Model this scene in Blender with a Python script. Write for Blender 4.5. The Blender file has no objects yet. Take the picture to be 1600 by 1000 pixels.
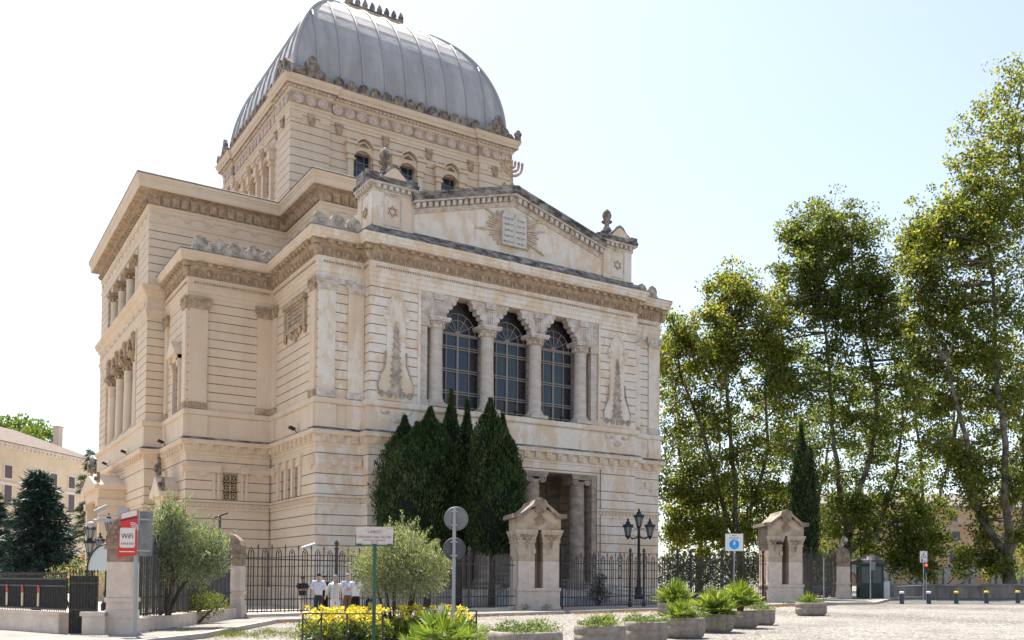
import bpy, math, random
from mathutils import Vector, Matrix, noise
SC = bpy.context.scene
COL = SC.collection
rnd = random.Random(7)
R = math.radians
PI = math.pi

# ------------------------------------------------------------------ camera
CF, CPX, CPY = 1496.1149, 900.8538, 860.5477
yaw, pitch, roll = R(34.5)-0.0043, .0312, .006
CAM = Vector((-19.2146, -56.0485, 1.7))
fw = Vector((math.sin(yaw)*math.cos(pitch), math.cos(yaw)*math.cos(pitch), math.sin(pitch)))
r0 = Vector((math.cos(yaw), -math.sin(yaw), 0)); u0 = r0.cross(fw)
rt = r0*math.cos(roll)+u0*math.sin(roll); up = u0*math.cos(roll)-r0*math.sin(roll)
cd = bpy.data.cameras.new('camera'); cam = bpy.data.objects.new('camera', cd); COL.objects.link(cam)
cam.matrix_world = Matrix(((rt.x, up.x, -fw.x, CAM.x), (rt.y, up.y, -fw.y, CAM.y), (rt.z, up.z, -fw.z, CAM.z), (0, 0, 0, 1)))
cd.sensor_width = 36; cd.lens = 36*CF/1600
cd.shift_x = -(CPX-800)/1600; cd.shift_y = (CPY-500)/1600
cd.clip_end = 3000; cd.clip_start = .5
SC.camera = cam

def gz(x, y=0):
    return .013*max(0, min(x, 90)-8)
def at(px, py, depth):          # surveying helper: a point seen at a photo position and a given distance
    return CAM+(fw+rt*((px-CPX)/CF)-up*((py-CPY)/CF))*depth
def foot(px, depth):            # ground point under a photo column at a distance
    p = at(px, 900, depth); return Vector((p.x, p.y, gz(p.x)))
def ground(px, py):
    d = fw+rt*((px-CPX)/CF)-up*((py-CPY)/CF); t = 20
    for _ in range(60):
        p = CAM+d*t; t = (CAM.z-gz(p.x))/-d.z*.5+t*.5
    return CAM+d*t

# ------------------------------------------------------------------ tags
def tag(o, label=None, cat=None, group=None, kind=None):
    if label: o['label'] = label
    if cat: o['category'] = cat
    if group: o['group'] = group
    if kind: o['kind'] = kind
    return o
def empty(name, loc=(0, 0, 0), rz=0, label=None, cat=None, group=None):
    o = bpy.data.objects.new(name, None); COL.objects.link(o)
    o.location = loc; o.rotation_euler = (0, 0, rz); o.empty_display_size = .3
    return tag(o, label, cat, group)
def copy_tree(o, parent=None):
    c = o.copy(); COL.objects.link(c); c.parent = parent
    for ch in list(o.children): copy_tree(ch, c)
    return c

# ------------------------------------------------------------------ mesh builder
class MB:
    def __init__(s, T=None):
        s.v = []; s.f = []; s.m = []; s.T = T or Matrix(); s.mi = 0
    def add(s, vs, fs, mi=None):
        b = len(s.v); T = s.T
        s.v += [T @ Vector(p) for p in vs]
        s.f += [tuple(b+i for i in f) for f in fs]
        s.m += [s.mi if mi is None else mi]*len(fs)
    def box(s, x0, x1, y0, y1, z0, z1, mi=None):
        s.add([(x0,y0,z0),(x1,y0,z0),(x1,y1,z0),(x0,y1,z0),(x0,y0,z1),(x1,y0,z1),(x1,y1,z1),(x0,y1,z1)],
              [(0,3,2,1),(4,5,6,7),(0,1,5,4),(1,2,6,5),(2,3,7,6),(3,0,4,7)], mi)
    def obox(s, c, ax, ay, az, mi=None):     # centre and three half-axis vectors
        c, ax, ay, az = map(Vector, (c, ax, ay, az))
        s.add([c-ax-ay-az, c+ax-ay-az, c+ax+ay-az, c-ax+ay-az, c-ax-ay+az, c+ax-ay+az, c+ax+ay+az, c-ax+ay+az],
              [(0,3,2,1),(4,5,6,7),(0,1,5,4),(1,2,6,5),(2,3,7,6),(3,0,4,7)], mi)
    def bar(s, a, b, w, h=None, mi=None):
        a, b = Vector(a), Vector(b); d = (b-a); l = d.length; d = d/l
        x = d.cross(Vector((0, 0, 1)))
        if x.length < 1e-3: x = Vector((1, 0, 0))
        x.normalize(); y = x.cross(d)
        s.obox((a+b)/2, d*l/2, x*w/2, y*(h or w)/2, mi)
    def prism(s, poly, y0, y1, mi=None):     # polygon in local x-z, counter-clockwise seen from -y
        n = len(poly)
        s.add([(p[0], y0, p[1]) for p in poly]+[(p[0], y1, p[1]) for p in poly],
              [tuple(range(n)), tuple(range(2*n-1, n-1, -1))]+[(i, i+n, (i+1) % n+n, (i+1) % n) for i in range(n)], mi)
    def zprism(s, poly, z0, z1, mi=None):
        n = len(poly)
        s.add([(p[0], p[1], z0) for p in poly]+[(p[0], p[1], z1) for p in poly],
              [tuple(range(n-1, -1, -1)), tuple(range(n, 2*n))]+[(i, (i+1) % n, (i+1) % n+n, i+n) for i in range(n)], mi)
    def lathe(s, prof, c=(0, 0, 0), n=16, flute=None, mi=None, sx=1, sy=1, a0=0):
        vs = []; fs = []
        for r, z in prof:
            for k in range(n):
                a = a0+2*PI*k/n; q = r
                if flute and flute[0] <= z <= flute[1] and k % 2: q = r*flute[2]
                vs.append((c[0]+q*math.cos(a)*sx, c[1]+q*math.sin(a)*sy, c[2]+z))
        m = len(prof)
        for j in range(m-1):
            for k in range(n):
                fs.append((j*n+k, j*n+(k+1) % n, (j+1)*n+(k+1) % n, (j+1)*n+k))
        fs.append(tuple(range(n-1, -1, -1))); fs.append(tuple((m-1)*n+k for k in range(n)))
        s.add(vs, fs, mi)
    def tube(s, pts, r, n=6, mi=None, closed=False):
        pts = [Vector(p) for p in pts]; m = len(pts)
        rr = r if isinstance(r, (list, tuple)) else [r]*m
        vs = []; fs = []; ref = None
        for i, p in enumerate(pts):
            if closed: t = pts[(i+1) % m]-pts[i-1]
            else: t = pts[min(i+1, m-1)]-pts[max(i-1, 0)]
            t.normalize()
            if ref is None:
                ref = Vector((0, 0, 1)) if abs(t.z) < .9 else Vector((1, 0, 0))
            x = ref-t*ref.dot(t)
            if x.length < 1e-4: x = t.orthogonal()
            x.normalize(); ref = x; y = t.cross(x)
            for k in range(n):
                a = 2*PI*k/n; vs.append(p+(x*math.cos(a)+y*math.sin(a))*rr[i])
        for i in range(m if closed else m-1):
            for k in range(n):
                i2 = (i+1) % m
                fs.append((i*n+k, i*n+(k+1) % n, i2*n+(k+1) % n, i2*n+k))
        if not closed:
            fs.append(tuple(range(n-1, -1, -1))); fs.append(tuple((m-1)*n+k for k in range(n)))
        s.add(vs, fs, mi)
    def ball(s, c, rx, ry=None, rz=None, n=8, m=5, mi=None):
        ry = ry or rx; rz = rz or rx
        prof = [(math.sin(PI*j/m), -math.cos(PI*j/m)) for j in range(m+1)]
        prof[0] = (.02, -1); prof[-1] = (.02, 1)
        vs = []; fs = []
        for r, z in prof:
            for k in range(n):
                a = 2*PI*k/n; vs.append((c[0]+rx*r*math.cos(a), c[1]+ry*r*math.sin(a), c[2]+rz*z))
        for j in range(m):
            for k in range(n):
                fs.append((j*n+k, j*n+(k+1) % n, (j+1)*n+(k+1) % n, (j+1)*n+k))
        s.add(vs, fs, mi)
    def sweep(s, pts, prof, closed=False, mi=None, medge=None, caps=True):
        n = len(pts); P = [Vector((p[0], p[1])) for p in pts]; offs = []
        def nrm(a, b):
            d = (b-a).normalized(); return Vector((d.y, -d.x))
        for i in range(n):
            n1 = nrm(P[i-1], P[i]) if (closed or i > 0) else None
            n2 = nrm(P[i], P[(i+1) % n]) if (closed or i < n-1) else None
            if n1 is None: o = n2
            elif n2 is None: o = n1
            else: o = (n1+n2)/(1+n1.dot(n2))
            offs.append(o)
        k = len(prof); vs = []
        for p, o in zip(P, offs):
            for d, z in prof: vs.append((p.x+o.x*d, p.y+o.y*d, z))
        for i in range(n if closed else n-1):
            i2 = (i+1) % n
            fs = [(i*k+j, i2*k+j, i2*k+j+1, i*k+j+1) for j in range(k-1)]
            if i == 0: s.add(vs, [], 0); base = len(s.v)-len(vs)
            s.f += [tuple(base+q for q in f) for f in fs]
            m_ = medge(P[i], P[i2]) if medge else (s.mi if mi is None else mi)
            s.m += [m_]*len(fs)
        if not closed and caps:
            s.f.append(tuple(base+j for j in range(k))); s.m.append(0)
            s.f.append(tuple(base+(n-1)*k+j for j in range(k-1, -1, -1))); s.m.append(0)
    def cut(s):
        s.cuts = getattr(s, 'cuts', [(0, 0)])+[(len(s.v), len(s.f))]
    def pieces(s, name, mats, parent, loc=None):
        cs = s.cuts
        for (v0, f0), (v1, f1) in zip(cs[:-1], cs[1:]):
            q = MB(); q.v = s.v[v0:v1]; q.f = [tuple(i-v0 for i in f) for f in s.f[f0:f1]]; q.m = s.m[f0:f1]
            q.build(name, mats, parent, False, loc)
    def build(s, name, mats, parent=None, smooth=False, loc=None):
        if not isinstance(mats, (list, tuple)): mats = [mats]
        off = Vector((0, 0, 0))
        if loc is not None: off = Vector(loc)
        me = bpy.data.meshes.new(name)
        me.from_pydata([tuple(v-off) for v in s.v], [], s.f)
        for m in mats: me.materials.append(m)
        if len(mats) > 1:
            me.polygons.foreach_set('material_index', s.m)
        if smooth: me.polygons.foreach_set('use_smooth', [True]*len(me.polygons))
        me.update()
        o = bpy.data.objects.new(name, me); COL.objects.link(o)
        if parent: o.parent = parent
        elif loc is not None: o.location = loc
        return o

def along(pts, spacing, fn, closed=False, margin=0, pick=None):
    n = len(pts)
    for i in range(n if closed else n-1):
        a = Vector(pts[i]); b = Vector(pts[(i+1) % n]); d = b-a; l = d.length
        if l < spacing*.8: continue
        d.normalize(); nn = Vector((d.y, -d.x))
        if pick and not pick(a, b, nn): continue
        k = max(1, round((l-2*margin)/spacing)); st = (l-2*margin)/k
        for j in range(k):
            p = a+d*(margin+st*(j+.5))
            # local frame x=d, y=-n (inwards)
            fn(Matrix(((d.x, -nn.x, 0, p.x), (d.y, -nn.y, 0, p.y), (0, 0, 1, 0), (0, 0, 0, 1))))

# ------------------------------------------------------------------ materials
def mat(name, color, rough=.8, metal=0, spec=.3):
    m = bpy.data.materials.new(name); m.use_nodes = True
    b = m.node_tree.nodes['Principled BSDF']
    b.inputs['Base Color'].default_value = (*color, 1); b.inputs['Roughness'].default_value = rough
    b.inputs['Metallic'].default_value = metal; b.inputs['Specular IOR Level'].default_value = spec
    return m
def nd(m, t, **k):
    n = m.node_tree.nodes.new(t)
    for a, b in k.items():
        if a.startswith('i_'):
            key = a[2:]
            n.inputs[int(key) if key.isdigit() else key.replace('_', ' ')].default_value = b
        else: setattr(n, a, b)
    return n
def lk(m, a, b): m.node_tree.links.new(a, b)
def ramp(m, fac, stops, interp='LINEAR'):
    r = nd(m, 'ShaderNodeValToRGB'); r.color_ramp.interpolation = interp
    e = r.color_ramp.elements
    while len(e) < len(stops): e.new(.5)
    for i, (p, c) in enumerate(stops):
        e[i].position = p; e[i].color = (*c, 1) if len(c) == 3 else c
    lk(m, fac, r.inputs[0]); return r.outputs[0]
def mixc(m, fac, a, b, mode='MIX'):
    x = nd(m, 'ShaderNodeMix', data_type='RGBA', blend_type=mode)
    for s_, v in ((0, fac), (6, a), (7, b)):
        if hasattr(v, 'links'): lk(m, v, x.inputs[s_])
        elif isinstance(v, (int, float)): x.inputs[s_].default_value = v
        else: x.inputs[s_].default_value = (*v, 1)
    return x.outputs[2]
def coords(m, scale=(1, 1, 1), kind='Object'):
    tc = nd(m, 'ShaderNodeTexCoord'); mp = nd(m, 'ShaderNodeMapping')
    mp.inputs['Scale'].default_value = scale; lk(m, tc.outputs[kind], mp.inputs[0]); return mp.outputs[0]
def noise_(m, vec, scale, detail=4, rough=.55):
    n = nd(m, 'ShaderNodeTexNoise'); n.inputs['Scale'].default_value = scale
    n.inputs['Detail'].default_value = detail; n.inputs['Roughness'].default_value = rough
    lk(m, vec, n.inputs['Vector']); return n.outputs[0]
def bump(m, h, strength=.3, dist=.02):
    b = nd(m, 'ShaderNodeBump'); b.inputs['Strength'].default_value = strength; b.inputs['Distance'].default_value = dist
    lk(m, h, b.inputs['Height']); lk(m, b.outputs[0], m.node_tree.nodes['Principled BSDF'].inputs['Normal'])
def setc(m, c): lk(m, c, m.node_tree.nodes['Principled BSDF'].inputs['Base Color'])
def speck(name, c1, c2, scale=2, rough=.85, bs=.3, lo=.35, hi=.65, metal=0, spec=.3, bscale=None, stretch=(1, 1, 1)):
    m = mat(name, c1, rough, metal, spec); v = coords(m, stretch)
    n = noise_(m, v, scale, 6, .6); setc(m, ramp(m, n, [(lo, c1), (hi, c2)]))
    if bs:
        bump(m, noise_(m, v, bscale or scale*8, 4), bs)
    return m

# pale tan stucco of the side walls
TAN = mat('tan_stucco', (.52, .41, .30))
def _tan(m, base, pale, dark, grime=.25):
    v = coords(m); v2 = coords(m, (1, 1, .12))
    a = noise_(m, v, .35, 6, .6); c = ramp(m, a, [(.35, base), (.7, pale)])
    b = noise_(m, v2, 1.3, 5, .6); f = ramp(m, b, [(.5, (0, 0, 0)), (.78, (grime,)*3)])
    c = mixc(m, f, c, dark); setc(m, c); bump(m, noise_(m, v, 14, 5), .25, .02)
_tan(TAN, (.67, .515, .365), (.73, .585, .435), (.40, .30, .21))
# weathered white-washed front with ochre patches
WHT = mat('weathered_stucco', (.6, .55, .5))
def _wht(m):
    v = coords(m); v3 = coords(m, (1, 1, .45))
    big = noise_(m, v3, .5, 3, .5); fine = noise_(m, v3, 1.8, 9, .68)
    s = nd(m, 'ShaderNodeMath', operation='MULTIPLY_ADD'); lk(m, big, s.inputs[0]); s.inputs[1].default_value = .75; lk(m, fine, s.inputs[2])
    f = ramp(m, s.outputs[0], [(.84, (0, 0, 0)), (.93, (.8, .8, .8))])
    och = ramp(m, noise_(m, v, .8, 5), [(.35, (.67, .49, .33)), (.7, (.71, .56, .41))])
    wh = ramp(m, noise_(m, v, 3, 6), [(.3, (.72, .63, .53)), (.65, (.78, .70, .605))])
    c = mixc(m, f, wh, och)
    g = noise_(m, coords(m, (1, 1, .1)), 1.6, 6, .65)
    gg = ramp(m, g, [(.56, (0, 0, 0)), (.8, (.35, .35, .35))])
    c = mixc(m, gg, c, (.46, .34, .23)); setc(m, c); bump(m, fine, .35, .03)
_wht(WHT)
# carved ornament: warmer and dirtier
ORN = speck('carved_stone', (.26, .175, .105), (.58, .43, .29), 2.6, bs=.4, lo=.30, hi=.70)
FRZ = speck('grimy_shaded_frieze', (.27, .19, .125), (.55, .42, .30), 1.8, bs=.4, lo=.30, hi=.70)  # brown grime, with the shadow under the cornices also put into the colour
ORNW = speck('carved_pale_stone', (.46, .36, .27), (.66, .60, .54), 2.2, bs=.4, lo=.35, hi=.6)
GRIME = speck('blackened_stone', (.075, .068, .062), (.46, .42, .375), 1.5, bs=.5, lo=.40, hi=.72, stretch=(1, 1, 2))
DORN = speck('dark_carved_stone', (.09, .072, .058), (.42, .34, .26), 2.2, bs=.6, lo=.36, hi=.7)
LEAD = mat('lead_sheet', (.3, .31, .34), .5, 0, .5)
def _lead(m):
    v = coords(m); v2 = coords(m, (1, 1, .15))
    c = ramp(m, noise_(m, v2, .8, 6, .6), [(.3, (.31, .285, .265)), (.55, (.40, .375, .355)), (.8, (.52, .50, .48))])
    setc(m, c); bump(m, noise_(m, v, 1.3, 6), .5, .06)
    m.node_tree.nodes['Principled BSDF'].inputs['Roughness'].default_value = .5
_lead(LEAD)
LEADR = mat('lead_rib', (.37, .35, .335), .5, 0, .5)
PINK = speck('terracotta_disc', (.52, .33, .25), (.68, .52, .43), 4, bs=.2)
TRAV = speck('travertine', (.48, .40, .33), (.66, .58, .50), 1.4, bs=.5, lo=.3, hi=.7, stretch=(1, 1, 3))
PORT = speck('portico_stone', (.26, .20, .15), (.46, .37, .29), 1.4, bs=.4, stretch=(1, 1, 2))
DARKIN = mat('dark_interior', (.05, .04, .035), .9)
IRON = speck('dark_iron', (.028, .026, .026), (.06, .052, .045), 6, rough=.55, bs=.15, spec=.5)
IRONB = mat('black_iron', (.012, .013, .016), .4, .2, .5)
GLZ = mat('window_bars', (.27, .235, .21), .6)
GLS = mat('stained_glass', (.02, .03, .04), .12, 0, .5)
def _gls(m):
    v = coords(m); n = nd(m, 'ShaderNodeTexVoronoi'); n.inputs['Scale'].default_value = 7; lk(m, v, n.inputs['Vector'])
    c = ramp(m, noise_(m, v, .55, 2), [(.4, (.012, .026, .034)), (.5, (.018, .042, .046)), (.6, (.012, .022, .042))])
    d = ramp(m, n.outputs['Distance'], [(.12, (.10, .13, .12)), (.2, (0, 0, 0))])
    x = mixc(m, .5, c, d, 'ADD'); setc(m, x)
_gls(GLS)
GLSD = speck('leaded_glass', (.010, .009, .012), (.04, .034, .04), 9, rough=.25, bs=.5, spec=.5)
GLB = mat('blue_glass', (.012, .035, .06), .12, 0, .6)
ROOF = speck('roof_sheet', (.12, .10, .09), (.26, .21, .17), 1.2)
# ------------------------------------------------------------------ the synagogue
W = 26.4
SYN = empty('synagogue', (13.2, 26.6, 0), 0,
    'large pale stone synagogue with a ribbed grey square dome and a tablets pediment', 'synagogue')
SL = (13.2, 26.6, 0)
def sb(mb, name, mats, smooth=False, parent=None):
    return mb.build(name, mats, parent or SYN, smooth, SL if True else None)
OUT = [(0, 0), (2.94, 0), (2.94, -.92), (23.46, -.92), (23.46, 0), (26.4, 0), (26.4, 8.89), (31.87, 8.89), (31.87, 15.78), (33.13, 15.78),
       (33.13, 37.4), (31.87, 37.4), (31.87, 44.3), (26.4, 44.3), (26.4, 53.2), (0, 53.2), (0, 44.3), (-5.47, 44.3), (-5.47, 37.4), (-6.73, 37.4),
       (-6.73, 15.78), (-5.47, 15.78), (-5.47, 8.89), (0, 8.89)]
# (edge index, from, to, depth, z0, z1)   distances run along the edge
NOTCH = [(2, 3.36, 17.16, 1.25, 12.7, 20.0), (2, 3.39, 17.13, 5.0, 0, 9.15),
         (19, 3.9, 17.7, 1.25, 12.45, 19.9),
         (21, 3.45, 5.0, .45, 12.75, 16.1),
         (22, 2.33, 3.27, .35, 6.75, 8.65),
         (23, 2.25, 3.05, .4, 6.75, 8.75), (23, 3.65, 4.45, .4, 6.75, 8.75), (23, 5.05, 5.85, .4, 6.75, 8.75)]
def outline(za, zb, base=OUT, notch=NOTCH):
    res = []
    n = len(base)
    for i in range(n):
        a = Vector(base[i]); b = Vector(base[(i+1) % n]); d = (b-a).normalized(); nn = Vector((d.y, -d.x))
        res.append(tuple(a))
        for (k, s, e, dep, z0, z1) in sorted([q for q in notch if q[0] == i], key=lambda q: q[1]):
            if z0 <= za+1e-4 and z1 >= zb-1e-4:
                p = a+d*s; q = a+d*e
                res += [tuple(p), tuple(p-nn*dep), tuple(q-nn*dep), tuple(q)]
    return res
def is_front(a, b):
    m = (a+b)/2; d = (b-a).normalized(); nn = Vector((d.y, -d.x))
    if m.y < 1.3 and m.x > -.5 and nn.y < -.5: return 1
    if m.y < .2 and m.y > -1.2 and m.x > .5 and m.x < 26: return 1
    return 0
def wall_profile(za, zb, g0, gs):
    pr = [(0, za)]
    z = g0
    while z < zb-.05:
        if z > za+.05: pr += [(0, z-.035), (-.05, z-.01), (-.05, z+.01), (0, z+.035)]
        z += gs
    pr.append((0, zb)); return pr
JOINT = speck('joint_dirt', (.13, .09, .06), (.32, .24, .17), 1.2, bs=0)
def wall(zlist, g0, gs, base=OUT, notch=NOTCH, name='wall', mats=None, medge=is_front):
    mb = MB()
    for za, zb in zip(zlist[:-1], zlist[1:]):
        ol_ = outline(za, zb, base, notch)
        mb.sweep(ol_, wall_profile(za, zb, g0, gs), True, medge=medge)
        z = g0
        while z < zb-.05:
            if z > za+.05: mb.sweep(ol_, [(-.016, z-.021), (-.016, z+.021)], True, mi=2)
            z += gs
    for (k, s, e, dep, z0, z1) in notch:
        a = Vector(base[k]); b = Vector(base[(k+1) % len(base)]); d = (b-a).normalized(); nn = Vector((d.y, -d.x))
        p, q = a+d*s, a+d*e; p2, q2 = p-nn*dep, q-nn*dep
        for zz, fl in ((z0, 0), (z1, 1)):
            if zlist[0] <= zz <= zlist[-1]:
                vs = [(p.x, p.y, zz), (q.x, q.y, zz), (q2.x, q2.y, zz), (p2.x, p2.y, zz)]
                mb.add(vs, [(0, 1, 2, 3) if not fl else (3, 2, 1, 0)], medge(a, b) if medge else 0)
    return sb(mb, name, (mats if isinstance(mats, list) else [mats, mats] if mats else [TAN, WHT])+[JOINT])
wall([0, 6.15, 6.75, 8.65, 8.75, 9.15, 9.95], 1.25, .62)
wall([10.6, 12.45, 12.7, 12.75, 16.1, 19.9, 20.0], 13.28, .583)
# plinth
FR = OUT
def band(name, pts, prof, mats, closed=True, medge=None, extra=None):
    mb = MB(); mb.sweep(pts, prof, closed, medge=medge)
    if extra: extra(mb)
    return sb(mb, name, mats)
port_out = outline(1, 2)
band('plinth', port_out, [(0, 0), (.28, 0), (.28, 1.0), (.2, 1.1), (0, 1.16)], [TAN, WHT], medge=is_front)
VIS = lambda a, b, n: (a.y+b.y)/2 < 38 and not (n.x > .5) and not n.y > .5
# dentil band
def ex_dent(mb):
    def f(T):
        mb.T = T; mb.box(-.10, .10, -.09, .0, 6.36, 6.60); mb.box(-.04, .04, -.13, -.09, 6.44, 6.60)
    along(outline(6.2, 6.7), .30, f, True, .05, VIS); mb.T = Matrix()
band('dentil_band', outline(6.2, 6.7), [(0, 6.16), (.09, 6.18), (.09, 6.3), (.03, 6.32), (.03, 6.62), (.13, 6.66), (.16, 6.78), (0, 6.82)], [TAN, WHT], medge=is_front, extra=ex_dent)
# lower cornice with rosette blocks
def ex_low(mb):
    def f(T):
        mb.T = T; mb.box(-.2, .2, -.30, 0, 10.02, 10.4)
        mb.T = T @ Matrix.Translation((0, -.30, 10.21)) @ Matrix.Rotation(PI/2, 4, 'X')
        mb.lathe([(.13, -.03), (.13, .03), (.09, .03), (.08, .0), (.04, .05)], n=10)
    along(OUT, .88, f, True, .1, VIS); mb.T = Matrix()
def low_edge(a, b): return is_front(a, b)
band('lower_cornice', OUT, [(0, 9.72), (.05, 9.75), (.05, 9.9), (.12, 9.95), (.12, 10.34), (.30, 10.40), (.36, 10.44), (.36, 10.58), (.39, 10.62), (.39, 10.68)], [TAN, WHT], medge=low_edge, extra=ex_low)
band('lower_cornice_top', OUT, [(.39, 10.685), (.37, 10.72), (.12, 10.86), (0, 10.88)], GRIME)
# small sloping pedestal strip and ledge
band('dado', OUT, [(0, 10.84), (.10, 10.86), (.10, 12.18), (.14, 12.25), (0, 12.26)], [TAN, WHT], medge=is_front)
band('ledge', OUT, [(.10, 12.26), (.20, 12.30), (.24, 12.36), (.24, 12.60), (.20, 12.66), (0, 12.70)], [TAN, WHT], medge=is_front)
# main entablature: open where the left and right arms rise
ENT = OUT[21:]+OUT[:9]
EPROF = [(0, 19.98), (.05, 20.0), (.05, 20.28), (.09, 20.30), (.09, 20.58), (.16, 20.64), (.16, 20.74), (.07, 20.78), (.07, 21.08), (.13, 21.13), (.13, 21.22), (.09, 21.24), (.10, 21.5), (.16, 21.8), (.28, 22.0), (.34, 22.02), (.34, 22.12), (.56, 22.16), (.58, 22.34), (.64, 22.38), (.66, 22.56), (.72, 22.64), (.72, 22.79), (.4, 22.84)]
def ex_ent(mb):
    def f(T):      # egg medallion and modillion
        mb.mi = 2; mb.T = T
        mb.ball((0, -.15, 21.56), .13, .12, .2, 7, 4)
        mb.tube([(.2*math.cos(a), -.13-.08*math.sin(a)*.5, 21.56+.30*math.sin(a)) for a in [2*PI*i/9 for i in range(9)]], .035, 4, closed=True)
        mb.box(-.15, .15, -.54, -.28, 21.97, 22.14)
        mb.prism([(-.36, 21.28), (-.30, 21.28), (-.33, 21.75)], -.2, -.1)
        for q in (-.24, -.08, .08, .24): mb.ball((q, -.10, 20.93), .07, .03, .08, 5, 3)
        for q in (-.25, -.125, 0, .125, .25): mb.box(q-.035, q+.035, -.60, -.55, 22.16, 22.24)
    along(ENT, .64, f, False, .30, VIS); mb.mi = 0; mb.T = Matrix()
    def g(T):
        mb.T = T
    # corner consoles
    for x, y, sx, sy in ((0, 0, -1, -1), (2.94, -.92, -1, -1), (-5.47, 8.89, -1, -1), (23.46, -.92, 1, -1), (26.4, 0, 1, -1)):
        mb.T = Matrix.Translation((x, y, 0)); mb.mi = 2
        mb.box(sx*.42 if sx < 0 else 0, 0 if sx < 0 else .42, -.42, 0, 21.85, 22.12)
        mb.ball((sx*.2, -.2, 21.55), .2, .2, .34, 8, 5)
    mb.mi = 0; mb.T = Matrix()
mb = MB(); mb.sweep(ENT, EPROF, False, medge=is_front); ex_ent(mb)
sb(mb, 'main_cornice', [TAN, WHT, ORN])
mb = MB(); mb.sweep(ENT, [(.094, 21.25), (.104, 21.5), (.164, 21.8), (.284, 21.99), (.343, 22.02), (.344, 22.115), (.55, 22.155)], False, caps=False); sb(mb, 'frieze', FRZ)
mb = MB(); mb.sweep(ENT, [(.72, 22.80), (.74, 22.86), (.3, 22.95), (-2.5, 23.05)], False); sb(mb, 'cornice_flashing', GRIME)
mb = MB()
for zz, poly in ((22.9, OUT),):
    mb.add([(x, y, zz) for x, y in poly], [tuple(range(len(poly)))])
sb(mb, 'lower_roof', ROOF)
# pilasters (base band, shaft, carved capital)
def pilaster(T, w, m, z0=12.7, z1=20.0, out=.14):
    mb = MB(T)
    mb.box(-w/2, w/2, -out, 0, z0+.42, z1-.78); o = sb(mb, 'pilaster', m)
    mb = MB(T)
    mb.box(-w/2-.05, w/2+.05, -out-.05, 0, z0, z0+.42); k = max(2, round(w/.2))
    for i in range(k): mb.ball((-w/2+w*(i+.5)/k, -out-.06, z0+.21), w/k*.4, .04, .12, 6, 4)
    sb(mb, 'pilaster_base', ORN if m is TAN else ORNW, parent=None)
    mb = MB(T); zc = z1-.78
    mb.prism([(-w/2, zc+.02), (w/2, zc+.02), (w/2+.16, zc+.66), (-w/2-.16, zc+.66)], -out-.06, 0)
    mb.box(-w/2-.04, w/2+.04, -out-.08, 0, zc-.02, zc+.08)
    mb.box(-w/2-.16, w/2+.16, -out-.12, 0, zc+.62, zc+.77)
    for sx in (-1, 1):
        mb.T = T @ Matrix.Translation((sx*(w/2+.02), -out-.06, zc+.42)) @ Matrix.Rotation(PI/2, 4, 'X')
        mb.lathe([(.20, -.05), (.20, .06), (.13, .06), (.12, .03), (.06, .10)], n=12)
    mb.T = T; mb.ball((0, -out-.08, zc+.42), .09, .08, .1, 8, 5)
    for q in (-.22, .22): mb.ball((q*w, -out-.05, zc+.28), .1, .05, .12, 6, 4)
    sb(mb, 'capital', ORN if m is TAN else ORNW)
FT = Matrix.Translation((0, 0, 0))
def TF(x, y): return Matrix.Translation((x, y, 0))
def TL(x, y): return Matrix(((0, 1, 0, x), (-1, 0, 0, y), (0, 0, 1, 0), (0, 0, 0, 1)))
for c in (.56, 2.40): pilaster(TF(c, 0), 1.02, WHT); pilaster(TF(W-c, 0), 1.02, WHT)
pilaster(TF(-4.83, 8.89), 1.12, TAN); pilaster(TF(-.60, 8.89), .95, TAN)
pilaster(TL(0, .58), .9, TAN); pilaster(TL(0, 8.35), .85, TAN)
pilaster(TL(-5.47, 9.45), .95, TAN); pilaster(TL(-5.47, 15.2), .9, TAN)
# pedestals under the pilasters
mb = MB()
for T, w in ((TF(.56, 0), 1.2), (TF(2.36, 0), 1.1), (TF(W-.56, 0), 1.2), (TF(W-2.36, 0), 1.1)):
    mb.T = T; mb.box(-w/2, w/2, -.22, -.1, 10.86, 12.27); mb.cut()
mb.pieces('pilaster_pedestal', WHT, SYN, SL)
mb = MB()
for T, w in ((TF(-4.85, 8.89), 1.3), (TF(-.5, 8.89), 1.0), (TL(0, .5), 1.0), (TL(-5.47, 9.4), 1.0), (TL(0, 8.3), 1.0), (TL(-5.47, 15.2), 1.0)):
    mb.T = T; mb.box(-w/2, w/2, -.2, -.1, 10.86, 12.27); mb.cut()
mb.pieces('pilaster_pedestal', TAN, SYN, SL)
# small impost bands with a hanging curve on the ground storey
def impost(T, w, m, drop=True):
    mb = MB(T)
    mb.box(-w/2, w/2, -.22, 0, 8.98, 9.06); mb.box(-w/2+.02, w/2-.02, -.16, 0, 8.72, 8.98)
    pts = [(-w/2+.04, 8.72), (-w/2+.04, 8.6), (-w*.2, 8.6)]
    k = 9
    if drop: pts += [(-w*.2+w*.4*i/k, 8.6-.26*math.sin(PI*i/k)) for i in range(1, k)]
    pts += [(w*.2, 8.6), (w/2-.04, 8.6), (w/2-.04, 8.72)]
    mb.prism(pts, -.12, 0); sb(mb, 'impost_band', m)
for c in (.72, 2.22): impost(TF(c, 0), 1.32, WHT); impost(TF(W-c, 0), 1.32, WHT)
impost(TF(-4.45, 8.89), 1.9, TAN); impost(TF(-.85, 8.89), 1.55, TAN); impost(TL(0, .62), 1.1, TAN); impost(TL(0, 8.1), 1.3, TAN)
impost(TL(-5.47, 9.5), 1.1, TAN); impost(TL(-5.47, 15.1), 1.2, TAN)
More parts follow.
